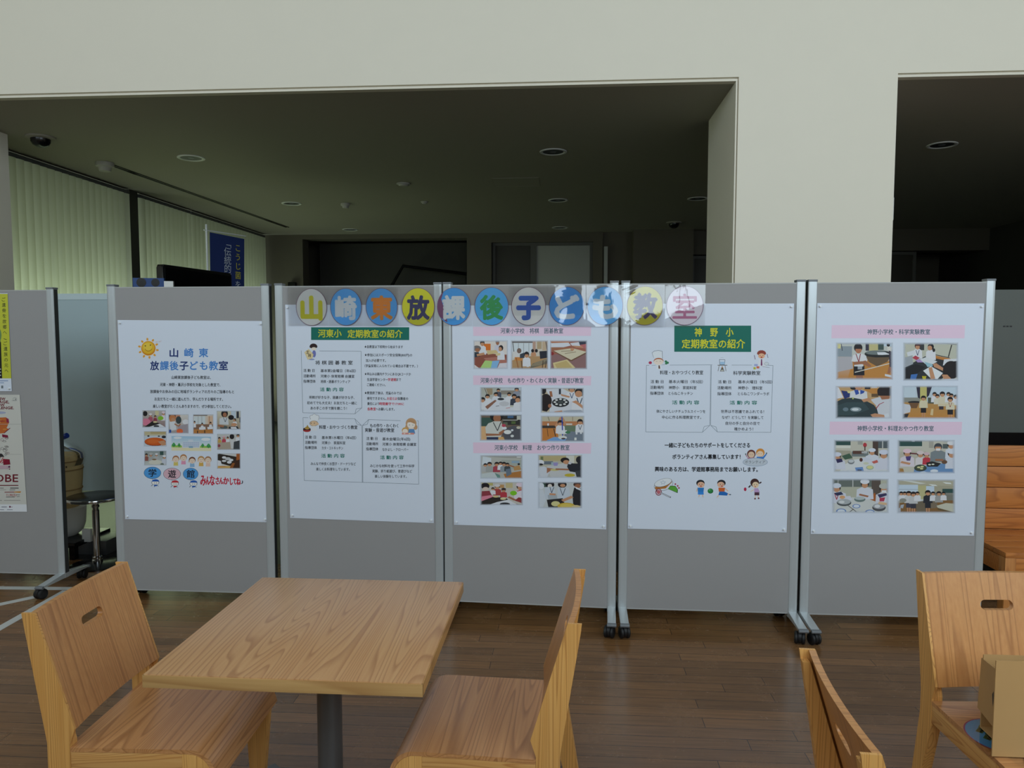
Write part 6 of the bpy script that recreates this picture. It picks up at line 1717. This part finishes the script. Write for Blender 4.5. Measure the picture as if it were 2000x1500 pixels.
for i, (ch, X, dc, lc, rad, mode) in enumerate(LET):
    cx = (X - ban_a.x) / bn_dir.x
    sh = Sheet([(-1, -1), (1, -1), (1, 1), (-1, 1)], [(cx - rad, 0.098), (cx + rad, 0.098), (cx + rad, -0.098), (cx - rad, -0.098)])
    k = Ink(sh, 0.0, 0.00002)
    k.oval(0, 0, 1.03, 1.02, (120, 60, 110), 48).oval(0, 0, 1.0, 1.0, dc, 48)
    if mode != 3:
        lower = [(cos(radians(a)), sin(radians(a))) for a in range(30, 151, 10)]
        k.poly(lower, tuple(min(255, int(c * (0.9 if ch in '放教' else 1.06))) for c in dc))
    disc = k.build('letter_disc', bnr)
    k = Ink(sh, 0.0004, 0.00003)
    bold = {0: .08, 1: .055, 2: .06, 3: .02}[mode]
    if ch == '教':
        k.text(ch, -.62, .66, .02, 1.28, lc, .055)
        k.text(ch, -.62, .66, .02, 1.28, lc, .03)
    else:
        k.text(ch, -.66, .66, .06, 1.24 if mode != 3 else 1.3, lc, bold, 0, mode < 3)
        if mode in (0, 1):
            k.text(ch, -.66, .66, .06, 1.24, lc, bold * .6)
    k.build('letter', disc)
    # clear film pocket around each disc, gently buckled
    a, b = edges_x[i] + 0.001, edges_x[i + 1] - 0.001
    fm = MB()
    nx, nz = 16, 16
    vs, fs = [], []
    zt, zb = 0.112 - 0.006 * (i / 10.0), -0.099 - 0.011 * (i / 10.0)
    for j in range(nz + 1):
        for q in range(nx + 1):
            s, t = q / nx, j / nz
            yy = -0.0042 - 0.0012 * sin(3.1 * s * pi + i * 1.7) * sin(pi * t) - 0.0010 * sin(5.3 * t + 2.1 * s + i) - 0.001 * cos(2 * pi * s)
            vs.append((a + (b - a) * s, yy, zt + (zb - zt) * t))
    for j in range(nz):
        for q in range(nx):
            v0 = j * (nx + 1) + q
            fs.append((v0, v0 + nx + 1, v0 + nx + 2, v0 + 1))
    fm.add(vs, fs)
    fm.build('film_pocket', M_film, bnr, smooth=True)

# the banner lies against the three boards it spans
KN = [(-1.60, 3.9385), (-0.655, 3.9055), (-0.630, 3.9015), (0.285, 3.8520), (0.302, 3.8520), (0.80, 3.8490)]
for o in [c for c in bnr.children_recursive if c.type == 'MESH']:
    for v in o.data.vertices:
        X, Yl = ban_a.x + v.co.x * bn_dir.x, ban_a.y + v.co.x * bn_dir.y
        for (xa, ya), (xb, yb) in zip(KN[:-1], KN[1:]):
            if X <= xb or xb == KN[-1][0]:
                v.co.y += (ya + (yb - ya) * (X - xa) / (xb - xa)) - Yl
                break

# spare laminated discs on the right chair
lz = 0.4190
for nm_, loc_, rot_, dc, ch, lc, lb in (('laminated_disc', (1.245, 2.088, lz), 4, (60, 150, 206), '後', (40, 110, 60), 'laminated blue disc with a green letter, on the right chair seat'),
                                        ('laminated_disc', (1.315, 1.925, lz), 10, (150, 160, 170), '室', (90, 96, 110), 'grey laminated sheet sticking out in front of the cardboard box')):
    root = empty(nm_, loc_, radians(rot_))
    root.rotation_euler = (radians(-90), 0, radians(rot_))
    tag(root, lb, 'card', 'spare laminated discs')
    sh = Sheet([(-1, -1), (1, -1), (1, 1), (-1, 1)], [(-0.1, 0.1), (0.1, 0.1), (0.1, -0.1), (-0.1, -0.1)])
    k = Ink(sh, 0.0008, 0.00004)
    k.oval(0, 0, 1.02, 1.0, (150, 60, 110), 40).oval(0, 0, .98, .96, dc, 40)
    dk = k.build('letter_disc', root)
    k = Ink(sh, 0.0012, 0.00003)
    k.text(ch, -.62, .62, .04, 1.2, lc, .06)
    k.text(ch, -.62, .62, .04, 1.2, lc, .03)
    k.build('letter', dk)
    MB().box(-0.115, 0.115, -0.0024, -0.0022, -0.103, 0.103).build('film', M_film2, root)

# ------------------------------------------------------------------ blue flag on its pole in the back room
fg = empty('banner_flag', (-3.63, 7.42, 0))
fg.rotation_euler = (0, 0, radians(66))
tag(fg, 'dark blue upright banner flag on a white pole behind the television', 'flag')
M_flag = mat('navy_cloth', (22, 42, 96), 0.8, vary=0.1)
M_pole = mat('white_pole', (206, 208, 204), 0.4)
pm = MB()
pm.tube([(-0.03, 0, 0.0), (-0.03, 0, 2.66)], 0.011)
pm.build('pole', M_pole, fg, smooth=True)
MB().tube([(-0.06, 0, 2.60), (0.48, 0, 2.60)], 0.007).build('top_bar', M_pole, fg, smooth=True)
MB().lathe([(0.0, 0.0), (0.2, 0.0), (0.2, 0.05), (0.03, 0.08), (0.02, 0.2), (0, 0.2)], 24, (-0.03, 0, 0)).build('base', M_pole, fg, smooth=True)
cl = MB()
vs, fs = [], []
nx, nz = 14, 24


def flag_pt(s, t):
    return (0.0 + 0.45 * s - 0.07 * t * (0.3 + 0.7 * s), -0.012 + 0.018 * sin(5 * s + 2 * t) * t, 2.585 - 1.75 * t - 0.02 * s * (1 - t))


for j in range(nz + 1):
    for i in range(nx + 1):
        vs.append(flag_pt(i / nx, j / nz))
for j in range(nz):
    for i in range(nx):
        a = j * (nx + 1) + i
        fs.append((a, a + nx + 1, a + nx + 2, a + 1))
cl.add(vs, fs)
cloth = cl.build('cloth', M_flag, fg, smooth=True)
for txt, s0, t0, dt, sz, cols in (('「伝統的酒造り」', 0.50, 0.020, 0.051, 0.098, None), ('こうじ菌を使った', 0.80, 0.035, 0.056, 0.086, {0: 1, 1: 1, 2: 1, 3: 1})):
    mv, mf, mc = [], [], []
    for i, ch in enumerate(txt):
        gv, gf, xa, xb, ya, yb = glyphs(ch)
        n = len(mv)
        col = ink((206, 196, 60)) if cols and i < 4 else ink((200, 206, 214))
        for x, y in gv:
            u, v_ = (x - 0.5), (y - 0.38)
            if ch in '「」':
                u, v_ = v_, -u
            s = s0 + u * sz / 0.45
            t = t0 + i * dt + dt / 2 - v_ * sz / 1.75
            p = flag_pt(s, t)
            mv.append((p[0], p[1] - 0.004, p[2]))
            mc.append(col)
        mf += [tuple(q + n for q in f) for f in gf]
    me = bpy.data.meshes.new('flag_lettering')
    me.from_pydata(mv, [], mf)
    at = me.color_attributes.new('ink', 'FLOAT_COLOR', 'POINT')
    for i, c in enumerate(mc):
        at.data[i].color = c
    me.materials.append(M_ink)
    fo = bpy.data.objects.new('flag_lettering', me)
    COL.objects.link(fo)
    fo.parent = cloth

bpy.data.objects.remove(_fo)
